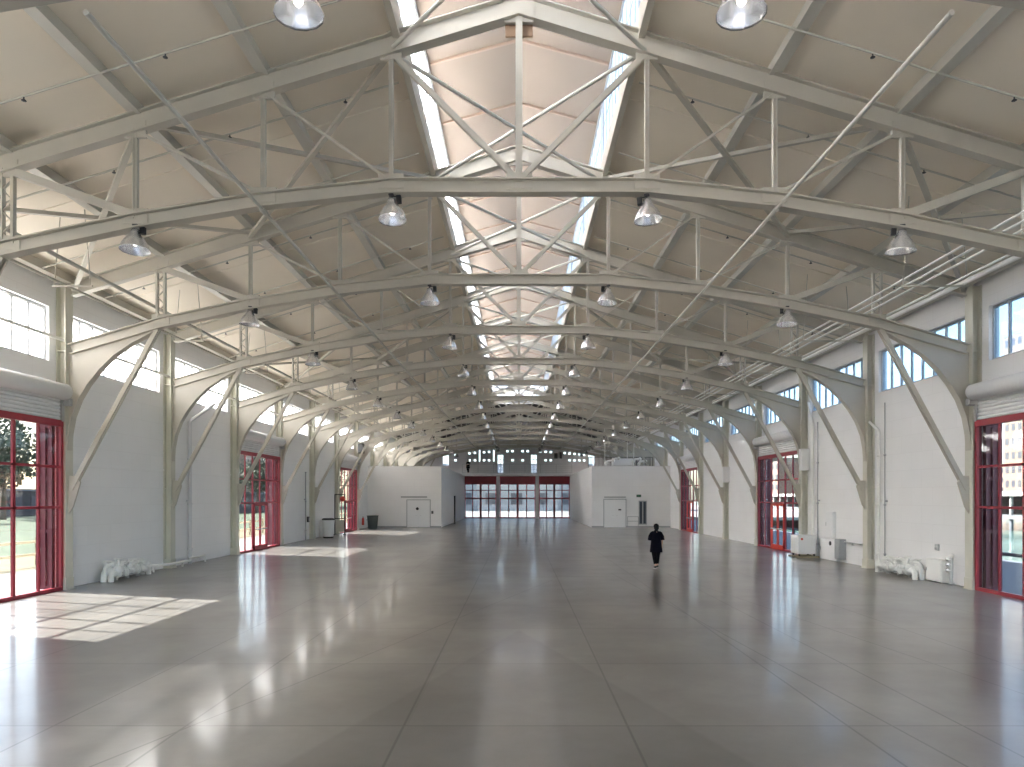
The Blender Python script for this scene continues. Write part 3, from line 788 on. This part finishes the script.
def make_person(name, loc, rz, label, arms='walk', H=1.66, sleeve='short'):
    r = empty(name, loc, rz); k = H/1.66
    tag(r, label, 'person')
    # faces +y.  hips .88, shoulders 1.36, head centre 1.54
    ch = []
    ch.append(([(0,0,.90), (0,-.005,1.05), (0,.0,1.22), (0,.0,1.32)], [.125, .115, .125, .11]))
    ch.append(([(-.08,0,.90), (.08,0,.90)], [.115, .115]))
    ch.append(([(-.15,0,1.30), (0,0,1.34), (.15,0,1.30)], [.046, .06, .046]))
    ch.append(([(0,.0,1.36), (0,.012,1.45)], [.055, .05]))
    foot = {}
    for s in (-1, 1):
        fy = .10*s if arms == 'walk' else 0
        hip = (s*.085, 0, .88); knee = (s*.075, fy*.55+.03, .48); ank = (s*.06, fy-.02 if s > 0 else fy-.04, .085 if s > 0 or arms != 'walk' else .10)
        foot[s] = ank
        ch.append(([hip, ((hip[0]+knee[0])/2, (hip[1]+knee[1])/2+.01, .68), knee, ((knee[0]+ank[0])/2, (knee[1]+ank[1])/2-.012, .33), ank], [.095, .078, .055, .052, .036]))
        ch.append(([ank, (ank[0], ank[1]+.05, .05), (ank[0]+s*.01, ank[1]+.14, .035)], [.036, .036, .028]))
        ay = -.09*s if arms == 'walk' else .03
        sh = (s*.17, 0, 1.295)
        if arms == 'rail':
            el = (s*.235, .10, 1.10); wr = (s*.16, .32, 1.08)
        else:
            el = (s*.225, ay*.5, 1.07); wr = (s*.205, ay+.06, .85) if s > 0 else (s*.13, .19, 1.06)
        ch.append(([sh, ((sh[0]+el[0])/2, (sh[1]+el[1])/2, (sh[2]+el[2])/2), el], [.052, .045, .038]))
        ch.append(([el, ((el[0]*.55+wr[0]*.45), (el[1]*.55+wr[1]*.45), (el[2]*.55+wr[2]*.45)), wr], [.038, .036, .024]))
        ch += finger_chains(wr, (Vector(wr)-Vector(el)).normalized()*.6+Vector((0,0,-.4)), s)
    # head, ears, nose, jaw
    ch.append(([(0,.005,1.575), (0,.02,1.52)], [.085, .072]))
    ch.append(([(0,.075,1.49), (0,.085,1.475)], [.036, .028]))
    ch.append(([(0,.098,1.555), (0,.115,1.525)], [.010, .014]))
    for s in (-1, 1): ch.append(([(s*.082,0,1.55), (s*.084,-.005,1.52)], [.016, .013]))
    body = capsule_body('body', ch, 'skin', r, .009)
    for s in (-1, 1):
        e = MB().ball((s*.032, .088, 1.555), .010, 10).build('eye', 'white', body)
        MB().ball((s*.032, .0965, 1.555), .0045, 8).build('iris', 'black', e)
    MB().ball((0, .108, 1.487), .02, 10, (1, .3, .28)).build('mouth', 'redb', body)
    # hair: cropped black cap with a low bun
    m = MB(); pts = []
    m.ball((0, -.016, 1.582), .104, 18, (.99, 1.0, .98)); m.ball((0, -.042, 1.52), .088, 14, (1.08, .72, 1.15)); m.ball((0, -.05, 1.45), .06, 12, (1.05, .6, 1.0))
    hr = m.build('hair', 'hair', r); md = hr.modifiers.new('fuse', 'REMESH'); md.mode = 'VOXEL'; md.voxel_size = .01; md.use_smooth_shade = True
    # clothes
    rg = [(0,0,.60,.238,.185), (0,0,.64,.236,.185), (0,0,.78,.222,.17), (0,0,.93,.205,.16), (0,0,1.07,.19,.148), (0,0,1.20,.186,.142), (0,0,1.27,.19,.132), (0,0,1.335,.165,.112), (0,0,1.385,.115,.085), (0,.0,1.415,.075,.072), (0,.005,1.432,.066,.064)]
    m = ring_loft(rg, 28)
    for s in (-1, 1):
        if arms == 'rail': e = (s*.245, .10, 1.10)
        else: e = (s*.236, -.045*s if arms == 'walk' else .02, 1.055)
        m.tube([(s*.10, 0, 1.335), (s*.165, 0, 1.295), ((s*.185+e[0])/2+s*.012, e[1]*.5, (1.315+e[2])/2), e], [.078, .080, .076, .072], 16, caps=False)
    tn = m.build('tunic', 'tunic', r)
    m = MB()
    for s in (-1, 1):
        fy = .10*s if arms == 'walk' else 0
        a = foot[s]
        m.tube([(s*.075, 0, .93), (s*.088, 0, .84), (s*.082, fy*.27+.02, .66), (s*.076, fy*.55+.03, .48), (s*.067, fy*.75+.0, .32), (a[0], a[1]*.97, .165)], [.118, .115, .108, .088, .076, .062], 16)
    m.build('trousers', 'trouser', r)
    for s in (-1, 1):
        a = foot[s]; m = MB()
        rr = [(a[0], a[1]-.012, .10, .042, .052), (a[0], a[1]-.005, .075, .045, .062), (a[0]+s*.003, a[1]+.05, .052, .048, .125), (a[0]+s*.004, a[1]+.055, .022, .05, .135), (a[0]+s*.004, a[1]+.055, .018, .03, .1)]
        sh = ring_loft(rr, 18).build('shoe', 'shoe', r)
        ring_loft([(a[0]+s*.004, a[1]+.055, .022, .051, .138), (a[0]+s*.004, a[1]+.055, .0, .051, .138), (a[0]+s*.004, a[1]+.055, .0005, .002, .002)], 18).build('sole', 'sole', sh)
    r.scale = (k, k, k)
    return r
make_person('person', (5.17, 25.75, 0), .05, 'person in a dark tunic and black trousers walking away across the floor')
make_person('person', (-6.2, 83.2, 5.56), 2.6, 'person in black standing behind the far balcony railing', arms='stand', H=1.7)

# ------------------------------------------------------------------ things along the walls
def manifold(name, loc, s, L, label):
    """white pipework crowded with valves and handwheels by the wall"""
    r = empty(name, loc); tag(r, label, 'pipework'); yy = lambda t: t-L/2; rnd = random.Random(5)
    for i, (dx, z, rad) in enumerate(((.16, .30, .075), (.40, .24, .085), (.22, .52, .055))):
        m = MB(); m.tube([(-s*dx, yy(.05), 0), (-s*dx, yy(.05), z-.1), (-s*dx, yy(.09), z-.03), (-s*dx, yy(.17), z), (-s*dx, yy(L-.17), z), (-s*dx, yy(L-.09), z-.03), (-s*dx, yy(L-.05), z-.1), (-s*dx, yy(L-.05), 0)], rad, 12)
        for t in (.18, .34, .5, .66, .84): m.lathe([(rad, -.03), (rad*1.7, -.028), (rad*1.7, .028), (rad, .03)], 14, (-s*dx, yy(L*t), z), 'y')
        m.build('pipe', 'whitew', r)
    for i in range(9):
        t = .10+.80*i/8; dx = (.20, .40, .30)[i % 3]; z = .27+rnd.uniform(-.05, .10); R = rnd.uniform(.11, .16)
        m = MB(); m.ball((-s*dx, yy(L*t), z), R, 12, (1, 1.15, 1)); top = z+R+rnd.uniform(.08, .2)
        m.tube([(-s*dx, yy(L*t), z), (-s*dx, yy(L*t), top)], .04, 8)
        m.lathe([(.002, -.025), (.10, -.025), (.10, .025), (.002, .025)], 12, (-s*dx, yy(L*t), z+R))
        m.lathe([(.002, -.10), (.07, -.10), (.08, 0), (.05, .03), (.002, .03)], 12, (-s*(dx+R), yy(L*t), z), 'x')
        v = m.build('valve', 'whitew', r)
        if i % 3 != 2:
            w = MB().torus((-s*dx, yy(L*t), top), .11, .018)
            for q in range(3):
                a = q*math.pi/3; w.tube([(-s*dx-.11*math.cos(a), yy(L*t)-.11*math.sin(a), top), (-s*dx+.11*math.cos(a), yy(L*t)+.11*math.sin(a), top)], .011, 5)
        else:
            w = MB().torus((-s*(dx+R+.1), yy(L*t), z+.02), .12, .018, 'x')
            for q in range(3):
                a = q*math.pi/3; w.tube([(-s*(dx+R+.1), yy(L*t)-.12*math.cos(a), z+.02-.12*math.sin(a)), (-s*(dx+R+.1), yy(L*t)+.12*math.cos(a), z+.02+.12*math.sin(a))], .011, 5)
        w.build('handwheel', 'whitew', v)
    for t in (.22, .5, .78):
        m = MB().bar((-s*.28, yy(L*t), .0), (-s*.28, yy(L*t), .2), .10); m.box(-s*.1, -s*.5, yy(L*t)-.05, yy(L*t)+.05, .13, .17); m.build('stand', 'galv', r)
    return r
manifold('valve_pipework', (-13.25, 22.6, 0), -1, 2.3, 'white valve pipework on the floor by the lawn side wall')
manifold('valve_pipework', (13.25, 23.3, 0), 1, 2.4, 'white valve pipework on the floor by the water side wall')
# low floor pipe on the lawn side
o = MB().tube([(-13.22, 23.85, .22), (-13.22, 24.2, .22), (-12.78, 24.9, .22), (-12.75, 26.5, .22), (-13.1, 27.2, .24), (-13.15, 28.6, .24)], .05, 8)
for y in (24.3, 26.4, 28.3): o.bar((-13.0, y, 0), (-13.0, y, .2), .05)
tag(o.build('floor_pipe', 'whitew'), 'low white pipe running round the column foot on the lawn side', 'pipe')
# downpipes
def downpipe(s, y, r, z1, label, arm=0, m_='whitew'):
    m = MB(); x = s*(WX-r-.07)
    pts = [(x, y, .0), (x, y, z1)]
    if arm: pts += [(x, y+arm*.08, z1+.10), (x, y+arm, z1+1.0)]
    m.tube(pts, r, 10)
    for z in (.6, 2.4, 4.2): m.lathe([(r, -.04), (r+.02, -.035), (r+.02, .035), (r, .04)], 10, (x, y, z))
    m.box(min(x, s*(WX-.004)), max(x, s*(WX-.004)), y-.03, y+.03, 2.5, 2.56)
    tag(m.build('downpipe', m_), label, 'pipe')
downpipe(-1, 27.4, .075, 5.7, 'grey-white downpipe with a slanting top arm on the lawn side wall', 2.2, 'grey2')
downpipe(-1, 42.4, .035, 4.2, 'thin pipe before the fourth column on the lawn side wall', 0, 'grey')
downpipe(1, 25.15, .05, 5.1, 'white downpipe with a slanting top arm on the water side wall', 1.6)
downpipe(1, 24.75, .022, 6.1, 'thin grey conduit beside the water side downpipe', 0, 'grey')
downpipe(1, 30.75, .06, 6.0, 'white pipe behind the boxed column on the water side', .5)
downpipe(1, 30.3, .03, 6.0, 'dark thin pipe behind the boxed column on the water side', 0, 'grey')
downpipe(1, 36.7, .05, 5.0, 'pale pipe beyond the second glazed door on the water side', 0)
# water side cabinets
def cabinet(name, x0, x1, y0, y1, z0, z1, m_, label, cat='cabinet', door='y', extra=None):
    r = empty(name, ((x0+x1)/2, (y0+y1)/2, z0)); tag(r, label, cat); hx, hy, h = (x1-x0)/2, (y1-y0)/2, z1-z0
    MB().bevbox(-hx, hx, -hy, hy, 0, h, .015).build('body', m_, r)
    s = -1 if x0 > 0 else 1
    d = MB().bevbox(s*hx if s > 0 else -hx-.02, hx+.02 if s > 0 else -hx, -hy+.03, hy-.03, .03, h-.03, .006).build('door', m_, r)
    MB().bevbox(s*(hx+.02) if s > 0 else -hx-.045, hx+.045 if s > 0 else -hx-.02, hy-.10, hy-.07, h*.45, h*.6, .005).build('handle', 'galv', d)
    return r
cabinet('floor_cabinet', 13.10, 13.345, 21.15, 22.0, .02, .72, 'whitew', 'low white cabinet flush with the wall beside the near glazed door')
cabinet('tall_panel', 13.18, 13.345, 28.75, 29.35, .95, 2.05, 'white', 'tall white wall panel on the water side')
cabinet('grey_box', 13.10, 13.345, 27.85, 28.35, .12, .95, 'grey', 'grey box at the foot of the water side wall')
cabinet('meter_cabinet', 13.20, 13.345, 28.40, 29.9, .0, .90, 'white', 'low white meter cabinet with dark dials, water side wall')
o = MB().lathe([(.002, 0), (.09, 0), (.09, -.03), (.002, -.03)], 14, (13.178, 28.9, .72), 'x').build('dial', 'dark'); tag(o, 'dark round dial on the low meter cabinet', 'dial')
o = MB().tube([(13.2, 26.4, .86), (13.2, 27.7, .86)], .03, 8)
for y in (26.5, 27.0, 27.6): o.bar((13.2, y, .86), (13.35, y, .86), .03)
o.lathe([(.05, -.05), (.05, .05)], 10, (13.2, 27.0, .82)); tag(o.build('wall_rail', 'galv'), 'short grey pipe rail beside the grey wall box', 'pipe')
# wheeled unit in front of the column
r = empty('portable_air_unit', (12.75, 30.6, 0)); tag(r, 'white portable air unit on a low pallet before the water side column', 'air unit')
MB().bevbox(-.42, .40, -.42, .42, .16, .98, .03).build('housing', 'white', r)
m = MB()
for i in range(7): m.box(-.34, .34, -.435, -.42, .25+.0*i, .26)
g = MB(); g.box(.40, .415, -.32, .32, .28, .86)
for i in range(9): g.box(.415, .43, -.30, .30, .30+.06*i, .33+.06*i)
g.build('grille', 'dark', r)
for sx in (-1, 1):
    for sy in (-1, 1): MB().lathe([(.002, -.02), (.06, -.02), (.06, .02), (.002, .02)], 12, (sx*.33, sy*.33, .12), 'x').build('caster', 'rubber', r)
MB().lathe([(.002, 0), (.05, 0), (.05, -.02), (.002, -.02)], 12, (-.25, -.42, .82), 'y').build('badge', 'rededge', r)
m = MB()
for i in range(4): m.box(-.5, .5, -.5+.27*i, -.32+.27*i, .035, .06)
for y in (-.46, 0, .46): m.box(-.5, .5, y-.04, y+.04, 0, .035)
tag(m.build('pallet', 'wood', loc=(12.75, 30.6, 0)), 'low wooden pallet under the white air unit', 'pallet')
for y, z, lb in ((31.75, 3.9, 'white electrical box high on the column before the second water side door'), (43.65, 3.6, 'white electrical box high on the second column past the middle water side door')):
    r = empty('electrical_box', (13.14, y-.30, z)); tag(r, lb, 'electrical box', 'column electrical boxes')
    MB().bevbox(-.2, .2, -.11, .128, 0, 1.0, .012).build('body', 'white', r); MB().bevbox(-.18, .18, -.125, -.11, .03, .97, .005).build('door', 'white', r)
# standpipe beside the near door, water side
r = empty('standpipe', (13.2, 20.85, 0)); tag(r, 'silver standpipe with capped outlets beside the near water side door', 'standpipe')
m = MB().tube([(0,0,0), (0,0,.85)], .05, 12); m.lathe([(.05, 0), (.09, .01), (.09, .05), (.05, .06)], 14, (0,0,.0)); m.build('pipe', 'galv', r)
for z in (.45, .62, .78):
    MB().lathe([(.035, 0), (.05, -.05), (.06, -.10), (.06, -.15), (.002, -.15)], 12, (0, 0, z), 'x').build('outlet', 'alu', r)
MB().ball((0,0,.88), .07, 12).build('cap', 'whitew', r)
r = empty('wall_outlet', (13.34, 21.75, .98)); tag(r, 'small grey wall outlet above the low white cabinet', 'outlet')
MB().bevbox(-.06, 0, -.08, .08, 0, .2, .01).build('box', 'galv', r); MB().bevbox(-.08, -.06, -.05, .05, .03, .1, .005).build('cover', 'grey', r)
# lawn side
r = empty('wheeled_bin', (-12.45, 44.6, 0)); tag(r, 'white bin with a black lid beside the fourth lawn side column', 'bin')
ring_loft([(0,0,.08,.30,.30), (0,0,.12,.33,.33), (0,0,1.15,.40,.40), (0,0,1.18,.41,.41)], 4 if False else 24).build('body', 'white', r)
ring_loft([(0,0,1.18,.42,.42), (0,0,1.26,.41,.41), (0,0,1.30,.30,.30), (0,0,1.30,.002,.002)], 24).build('lid', 'black', r)
ring_loft([(0,0,0,.32,.32), (0,0,.10,.33,.33), (0,0,.1,.002,.002)], 24).build('base', 'black', r)
cabinet('white_cabinet', -13.3, -12.75, 45.5, 46.7, 0, 1.15, 'white', 'low white cabinet between the bin and hose stand, lawn side')
r = empty('hose_stand', (-12.75, 48.6, 0)); tag(r, 'black framed stand with a red disc by the third lawn side door', 'stand')
m = MB()
for x in (-.35, .35): m.bar((x, 0, .03), (x, 0, 2.85), .06)
m.bar((-.38, 0, 2.85), (.38, 0, 2.85), .06); m.bar((-.35, 0, 1.15), (.35, 0, 1.15), .06); m.bar((-.35, -.3, .03), (-.35, .3, .03), .06); m.bar((.35, -.3, .03), (.35, .3, .03), .06); m.build('frame', 'black', r)
m = MB().lathe([(.002, -.1), (.16, -.1), (.19, -.06), (.19, .06), (.16, .1), (.002, .1)], 16, (.22, -.05, 2.55), 'y'); m.build('disc', 'rededge', r)
MB().bevbox(-.30, .30, -.03, .03, .2, 1.05, .01).build('panel', 'steelg', r)
r = empty('waste_bin', (-12.3, 57.4, 0)); tag(r, 'dark grey-green bin near the lawn side room block', 'bin')
ring_loft([(0,0,0,.36,.36), (0,0,.06,.38,.38), (0,0,1.05,.46,.46), (0,0,1.12,.50,.50), (0,0,1.12,.44,.44), (0,0,.9,.43,.43), (0,0,.9,.01,.01)], 22).build('body', 'greenbin', r)
m = MB().tube([(-.46,-.1,.75), (-.54,0,.75), (-.46,.1,.75)], .02, 6); m.build('handle', 'black', r)
r = empty('fire_extinguisher', (-12.95, 56.7, .35)); tag(r, 'red fire extinguisher hung on the lawn side beside the dark bin', 'extinguisher')
MB().lathe([(.002, 0), (.09, .0), (.1, .03), (.1, .5), (.06, .6), (.03, .63), (.002, .63)], 14).build('cylinder', 'rededge', r)
m = MB().tube([(0,0,.62), (0,0,.7)], .02, 6); m.bar((0,-.07,.71), (0,.07,.71), .025); m.tube([(0,.05,.68), (.0,.13,.6), (0,.12,.3)], .012, 6); m.build('valve', 'black', r)
r = empty('loudspeaker', (-12.75, 55.2, 6.6)); tag(r, 'black loudspeaker high on the column after the third lawn side door', 'loudspeaker')
MB().bevbox(-.22, .22, -.25, .2, -.4, .4, .03).build('cabinet', 'black', r); MB().box(-.19, .19, -.27, -.25, -.35, .35).build('grille', 'dark', r)
MB().bar((0, .1, 0), (-.2, .32, 0), .05).build('bracket', 'dark', r)
r = empty('call_point', (-13.3, 42.9, 1.1)); tag(r, 'small dark box on the wall before the fourth lawn side column', 'box')
MB().bevbox(0, .12, -.12, .12, 0, .35, .01).build('case', 'dark', r); MB().bevbox(.12, .14, -.08, .08, .05, .3, .005).build('cover', 'grey', r)
# ventilation pipework on the water side block roof
r = empty('ventilation_unit', (9.4, 62.2, 5.4)); tag(r, 'white ventilation pipework hung by rods above the water side room block', 'ventilation unit')
MB().bevbox(-.9, .9, -.5, .5, .12, .75, .05).build('casing', 'white', r)
for i, (x, z) in enumerate(((-1.5, .35), (-1.0, .55), (.9, .5), (1.4, .3))):
    m = MB().tube([(x, -.62, .1), (x, -.62, z), (x+.1, -.62, z+.15), (x+.3, -.62, z+.2), (x+.55, -.62, z+.2)], .10, 10); m.lathe([(.002, -.04), (.16, -.04), (.16, .04), (.002, .04)], 12, (x, -.62, z-.05)); m.ball((x+.6, -.62, z+.2), .16, 10); m.build('pipe', 'whitew', r)
for x in (-1.6, .45, 1.05):
    MB().tube([(x, 0, .1), (x, 0, 3.6)], .03, 6).build('hanger_rod', 'whitew', r)
MB().box(-1.8, 2.3, -.75, .6, 0, .1).build('platform', 'galv', r)

# ------------------------------------------------------------------ outside
def ground(name, x0, x1, y0, y1, z, m_, label, cat):
    o = MB().box(x0, x1, y0, y1, z-.4, z).build(name, m_); struct(o, label, cat); return o
ground('path', -18.2, -WX-.3, -60, 260, -.03, 'path', 'pale paved path outside the lawn side doors', 'path')
ground('verge', -22.5, -18.2, -60, 260, -.04, 'drygrass', 'strip of dry grass beside the path', 'ground')
ground('lawn', -160, -22.5, -60, 320, -.05, 'lawn', 'green lawn beyond the dry grass strip', 'lawn')
ground('quay', WX+.3, 20.5, -60, Y1+.3, -.03, 'asphalt', 'dark quay apron outside the water side doors', 'ground')
ground('forecourt', -18.2, 60, Y1+.3, 260, -.04, 'forecourt', 'pale forecourt beyond the far entrance', 'ground')
ground('apron', -18.2, WX+.3, -60, Y0-.3, -.03, 'forecourt', 'unseen pale paving behind the camera, added to bounce light', 'ground')  # unseen, added to bounce sunlight up onto the near ceiling
ground('water', 20.5, 600, -80, 700, -1.6, 'water', 'green bay water beside the quay', 'water')
# timber fence along the verge
r = empty('timber_fence', (-19.2, 0, -.04)); tag(r, 'pale timber rail fence along the dry grass strip', 'fence')
m = MB()
for z in (.45, .95): m.box(-.03, .03, 20, 110, z-.05, z+.05)
m.build('rail', 'wood', r)
for i in range(38): MB().box(-.05, .05, 20+2.4*i-.05, 20+2.4*i+.05, 0, 1.12).build('post', 'wood', r)
# buildings
def building(name, x0, x1, y0, y1, h, face, m_, label, nw, nf, z0=-.05, roof='roofgrey', ww=.55, hip=0):
    r = empty(name, ((x0+x1)/2, (y0+y1)/2, z0)); tag(r, label, 'building'); hx, hy = (x1-x0)/2, (y1-y0)/2
    MB().box(-hx, hx, -hy, hy, 0, h).build('walls', m_, r)
    m = MB().box(-hx-.2, hx+.2, -hy-.2, hy+.2, h, h+.3)
    if hip: m.add([(-hx-.2,-hy-.2,h+.3), (hx+.2,-hy-.2,h+.3), (hx+.2,hy+.2,h+.3), (-hx-.2,hy+.2,h+.3), (0,-hy+hx*.6,h+hip), (0,hy-hx*.6,h+hip)], [(0,1,4), (1,2,5,4), (2,3,5), (3,0,4,5)])
    m.build('roof', roof, r)
    for f in range(nf):
        for i in range(nw):
            fz = h*(f+.28)/nf; fh = h/nf*.5
            if face in 'x+x-':
                yc = -hy + 2*hy*(i+.5)/nw; w = 2*hy/nw*ww/2; sx = 1 if face == 'x+' else -1
                MB().box(sx*hx, sx*(hx+.06), yc-w, yc+w, fz, fz+fh).build('window', 'pane', r)
            else:
                xc = -hx + 2*hx*(i+.5)/nw; w = 2*hx/nw*ww/2
                MB().box(xc-w, xc+w, -hy-.06, -hy, fz, fz+fh).build('window', 'pane', r)
    return r
building('brick_building', -84, -72, 66, 104, 3.6, 'x+', 'bdark', 'dark low building with a row of windows across the lawn', 9, 1)
building('white_hall', -118, -100, 60, 118, 8, 'x+', 'bwhite', 'white hall rising behind the dark low building', 10, 2)
building('brick_house', -58, -48, 112, 142, 3.3, 'x+', 'bdark', 'dark flat-roofed shed by the far lawn', 6, 1)
building('pink_building', -75, -55, 150, 200, 13, 'x+', 'bpink', 'pink building with windows far beyond the second lawn side door', 8, 3)
building('far_hall', -28, 32, 135, 150, 9, 'y-', 'bwhite', 'long white building facing the far entrance', 12, 2, ww=.45)
# trees beyond the lawn
def tree(x, y, h, label, seed):
    rnd = random.Random(seed); r = empty('broadleaf_tree', (x, y, -.05)); tag(r, label, 'tree', 'trees beyond the lawn')
    m = MB().tube([(0,0,0), (.1,.05,h*.25), (.0,.1,h*.5), (.1,0,h*.8)], [h*.035, h*.028, h*.02, h*.008], 8)
    for i in range(6):
        a = rnd.uniform(0, 6.28); z = h*rnd.uniform(.35, .6); m.tube([(.05,.05,z), (math.cos(a)*h*.14, math.sin(a)*h*.14, z+h*.1), (math.cos(a)*h*.24, math.sin(a)*h*.24, z+h*.2)], [h*.012, h*.008, h*.004], 6)
    m.build('trunk', 'bark', r)
    m = MB(); vs = []; fs = []
    for i in range(1500):
        a = rnd.uniform(0, 6.28); u = rnd.uniform(-1, 1); q = rnd.random()**.35
        rr = h*.33*math.sqrt(1-u*u)*q*(1+.25*math.sin(3*a+u*4)); c = Vector((rr*math.cos(a), rr*math.sin(a), h*.66+h*.33*u*q))
        sz = h*.028; n = Vector((rnd.gauss(0,1), rnd.gauss(0,1), rnd.gauss(0,1))).normalized(); t = n.orthogonal().normalized(); b_ = n.cross(t)
        o_ = len(vs); vs += [c+t*sz, c+b_*sz*.6, c-t*sz, c-b_*sz*.6]; fs.append((o_, o_+1, o_+2, o_+3))
    m.add(vs, fs); m.build('crown', 'leaf', r)
for i, (x, y, h, lb) in enumerate(((-66, 70, 13, 'tall tree before the white hall across the lawn'), (-62, 82, 11, 'rounded tree across the lawn, beside the tall tree'), (-70, 92, 14, 'tree standing behind the dark low building, tallest one'),
        (-46, 120, 10, 'tree by the dark flat-roofed shed'), (-60, 58, 12, 'tree nearest the camera across the lawn'), (-42, 150, 11, 'tree before the pink building'))):
    tree(x, y, h, lb, 11+i)
# water side: pontoon, pier shed on piles, the far shore
m = MB().box(0, 3.0, -10, 140, -.1, .35)
for i in range(30): m.box(-.08, 0, -10+5*i, -7+5*i, .0, .25)
o = m.build('pontoon', 'pontoon', loc=(27, 0, -1.55)); tag(o, 'long dark floating pontoon moored beyond the quay', 'pontoon')
r = empty('quay_railing', (20.1, 0, -.03)); tag(r, 'low dark kerb rail at the quay edge', 'railing')
m = MB(); m.box(-.06, .06, 5, 90, .28, .42); m.build('rail', 'dark', r)
for i in range(18): MB().box(-.08, .08, 5+5*i-.08, 5+5*i+.08, 0, .28).build('post', 'dark', r)
r = empty('pier_shed', (62, 90, -1.6)); tag(r, 'white open pier shed standing on piles across the water', 'pier')
MB().box(-.5, 14, -70, 90, 1.5, 2.0).build('deck', 'bgrey', r)
for i in range(40):
    MB().tube([(0, -68+4*i, -.3), (0, -68+4*i, 1.5)], .22, 8).build('pile', 'pontoon', r)
for i in range(40): MB().box(-.15, .15, -68+4*i-.15, -68+4*i+.15, 2.0, 4.4).build('post', 'bwhite', r)
MB().box(-.6, 14, -70, 90, 4.4, 5.0).build('roof', 'bwhite', r)
MB().box(5, 5.3, -70, 90, 2.0, 4.4).build('back_wall', 'bdark', r)
building('shore_tower', 250, 268, 330, 352, 86, 'x-', 'bbeige', 'beige tower block on the far shore', 5, 12, -1.6)
for i, (x, y, w, h, m_, lb) in enumerate(((280, 270, 60, 26, 'bgrey', 'wide grey block on the far shore, left of the tower from the hall'), (300, 345, 45, 34, 'bbeige', 'beige block on the far shore behind the tower'), (290, 420, 60, 22, 'bpink', 'low pink block on the far shore beyond the tower'), (240, 210, 60, 18, 'bwhite', 'white low block on the far shore, nearest the camera'), (200, 520, 50, 30, 'bpink', 'pink waterfront block far up the shore'), (230, 620, 60, 38, 'bbeige', 'beige waterfront block farthest up the shore'))):
    building('shore_building', x-12, x+12, y-w/2, y+w/2, h, 'x-', m_, lb, 7, 4, -1.6)
o = MB().box(180, 320, 120, 690, -2, -1.0).build('shore', 'drygrass'); struct(o, 'low far shore across the water', 'ground')

# ------------------------------------------------------------------ light and camera
w = bpy.data.worlds.new('World'); S.world = w; w.use_nodes = True
nt = w.node_tree; bg = nt.nodes['Background']
sky = nt.nodes.new('ShaderNodeTexSky'); sky.sky_type = 'NISHITA'; sky.sun_disc = False
sky.sun_elevation = math.radians(38.7); sky.sun_rotation = math.radians(286)
sky.air_density = 1.0; sky.dust_density = 2.5; sky.ozone_density = 1.0
nt.links.new(sky.outputs[0], bg.inputs['Color']); bg.inputs['Strength'].default_value = .30
sun = bpy.data.lights.new('sun', 'SUN'); sun.energy = 11.0; sun.angle = math.radians(.6); sun.color = (1, .965, .925)
so = bpy.data.objects.new('sun', sun); COL.objects.link(so)
so.rotation_euler = Vector((1.2, -.35, -1)).to_track_quat('-Z', 'Y').to_euler()

cam = bpy.data.cameras.new('camera'); co = bpy.data.objects.new('camera', cam); COL.objects.link(co)
co.location = (0, 0, EYE); co.rotation_euler = (math.pi/2, 0, 0)
cam.sensor_width = 36; cam.sensor_fit = 'HORIZONTAL'; cam.lens = F/1024*36
cam.shift_x = -7/1024; cam.shift_y = 113.5/1024
cam.clip_end = 3000
S.camera = co
S.view_settings.view_transform = 'Standard'; S.view_settings.look = 'None'; S.view_settings.gamma = 1
S.view_settings.use_curve_mapping = False
S.view_settings.exposure = 2.38
cy = S.cycles
cy.max_bounces = 14; cy.diffuse_bounces = 8; cy.glossy_bounces = 4; cy.transmission_bounces = 4; cy.transparent_max_bounces = 12
cy.caustics_reflective = False; cy.caustics_refractive = False
cy.sample_clamp_indirect = 6.0
cy.use_denoising = True
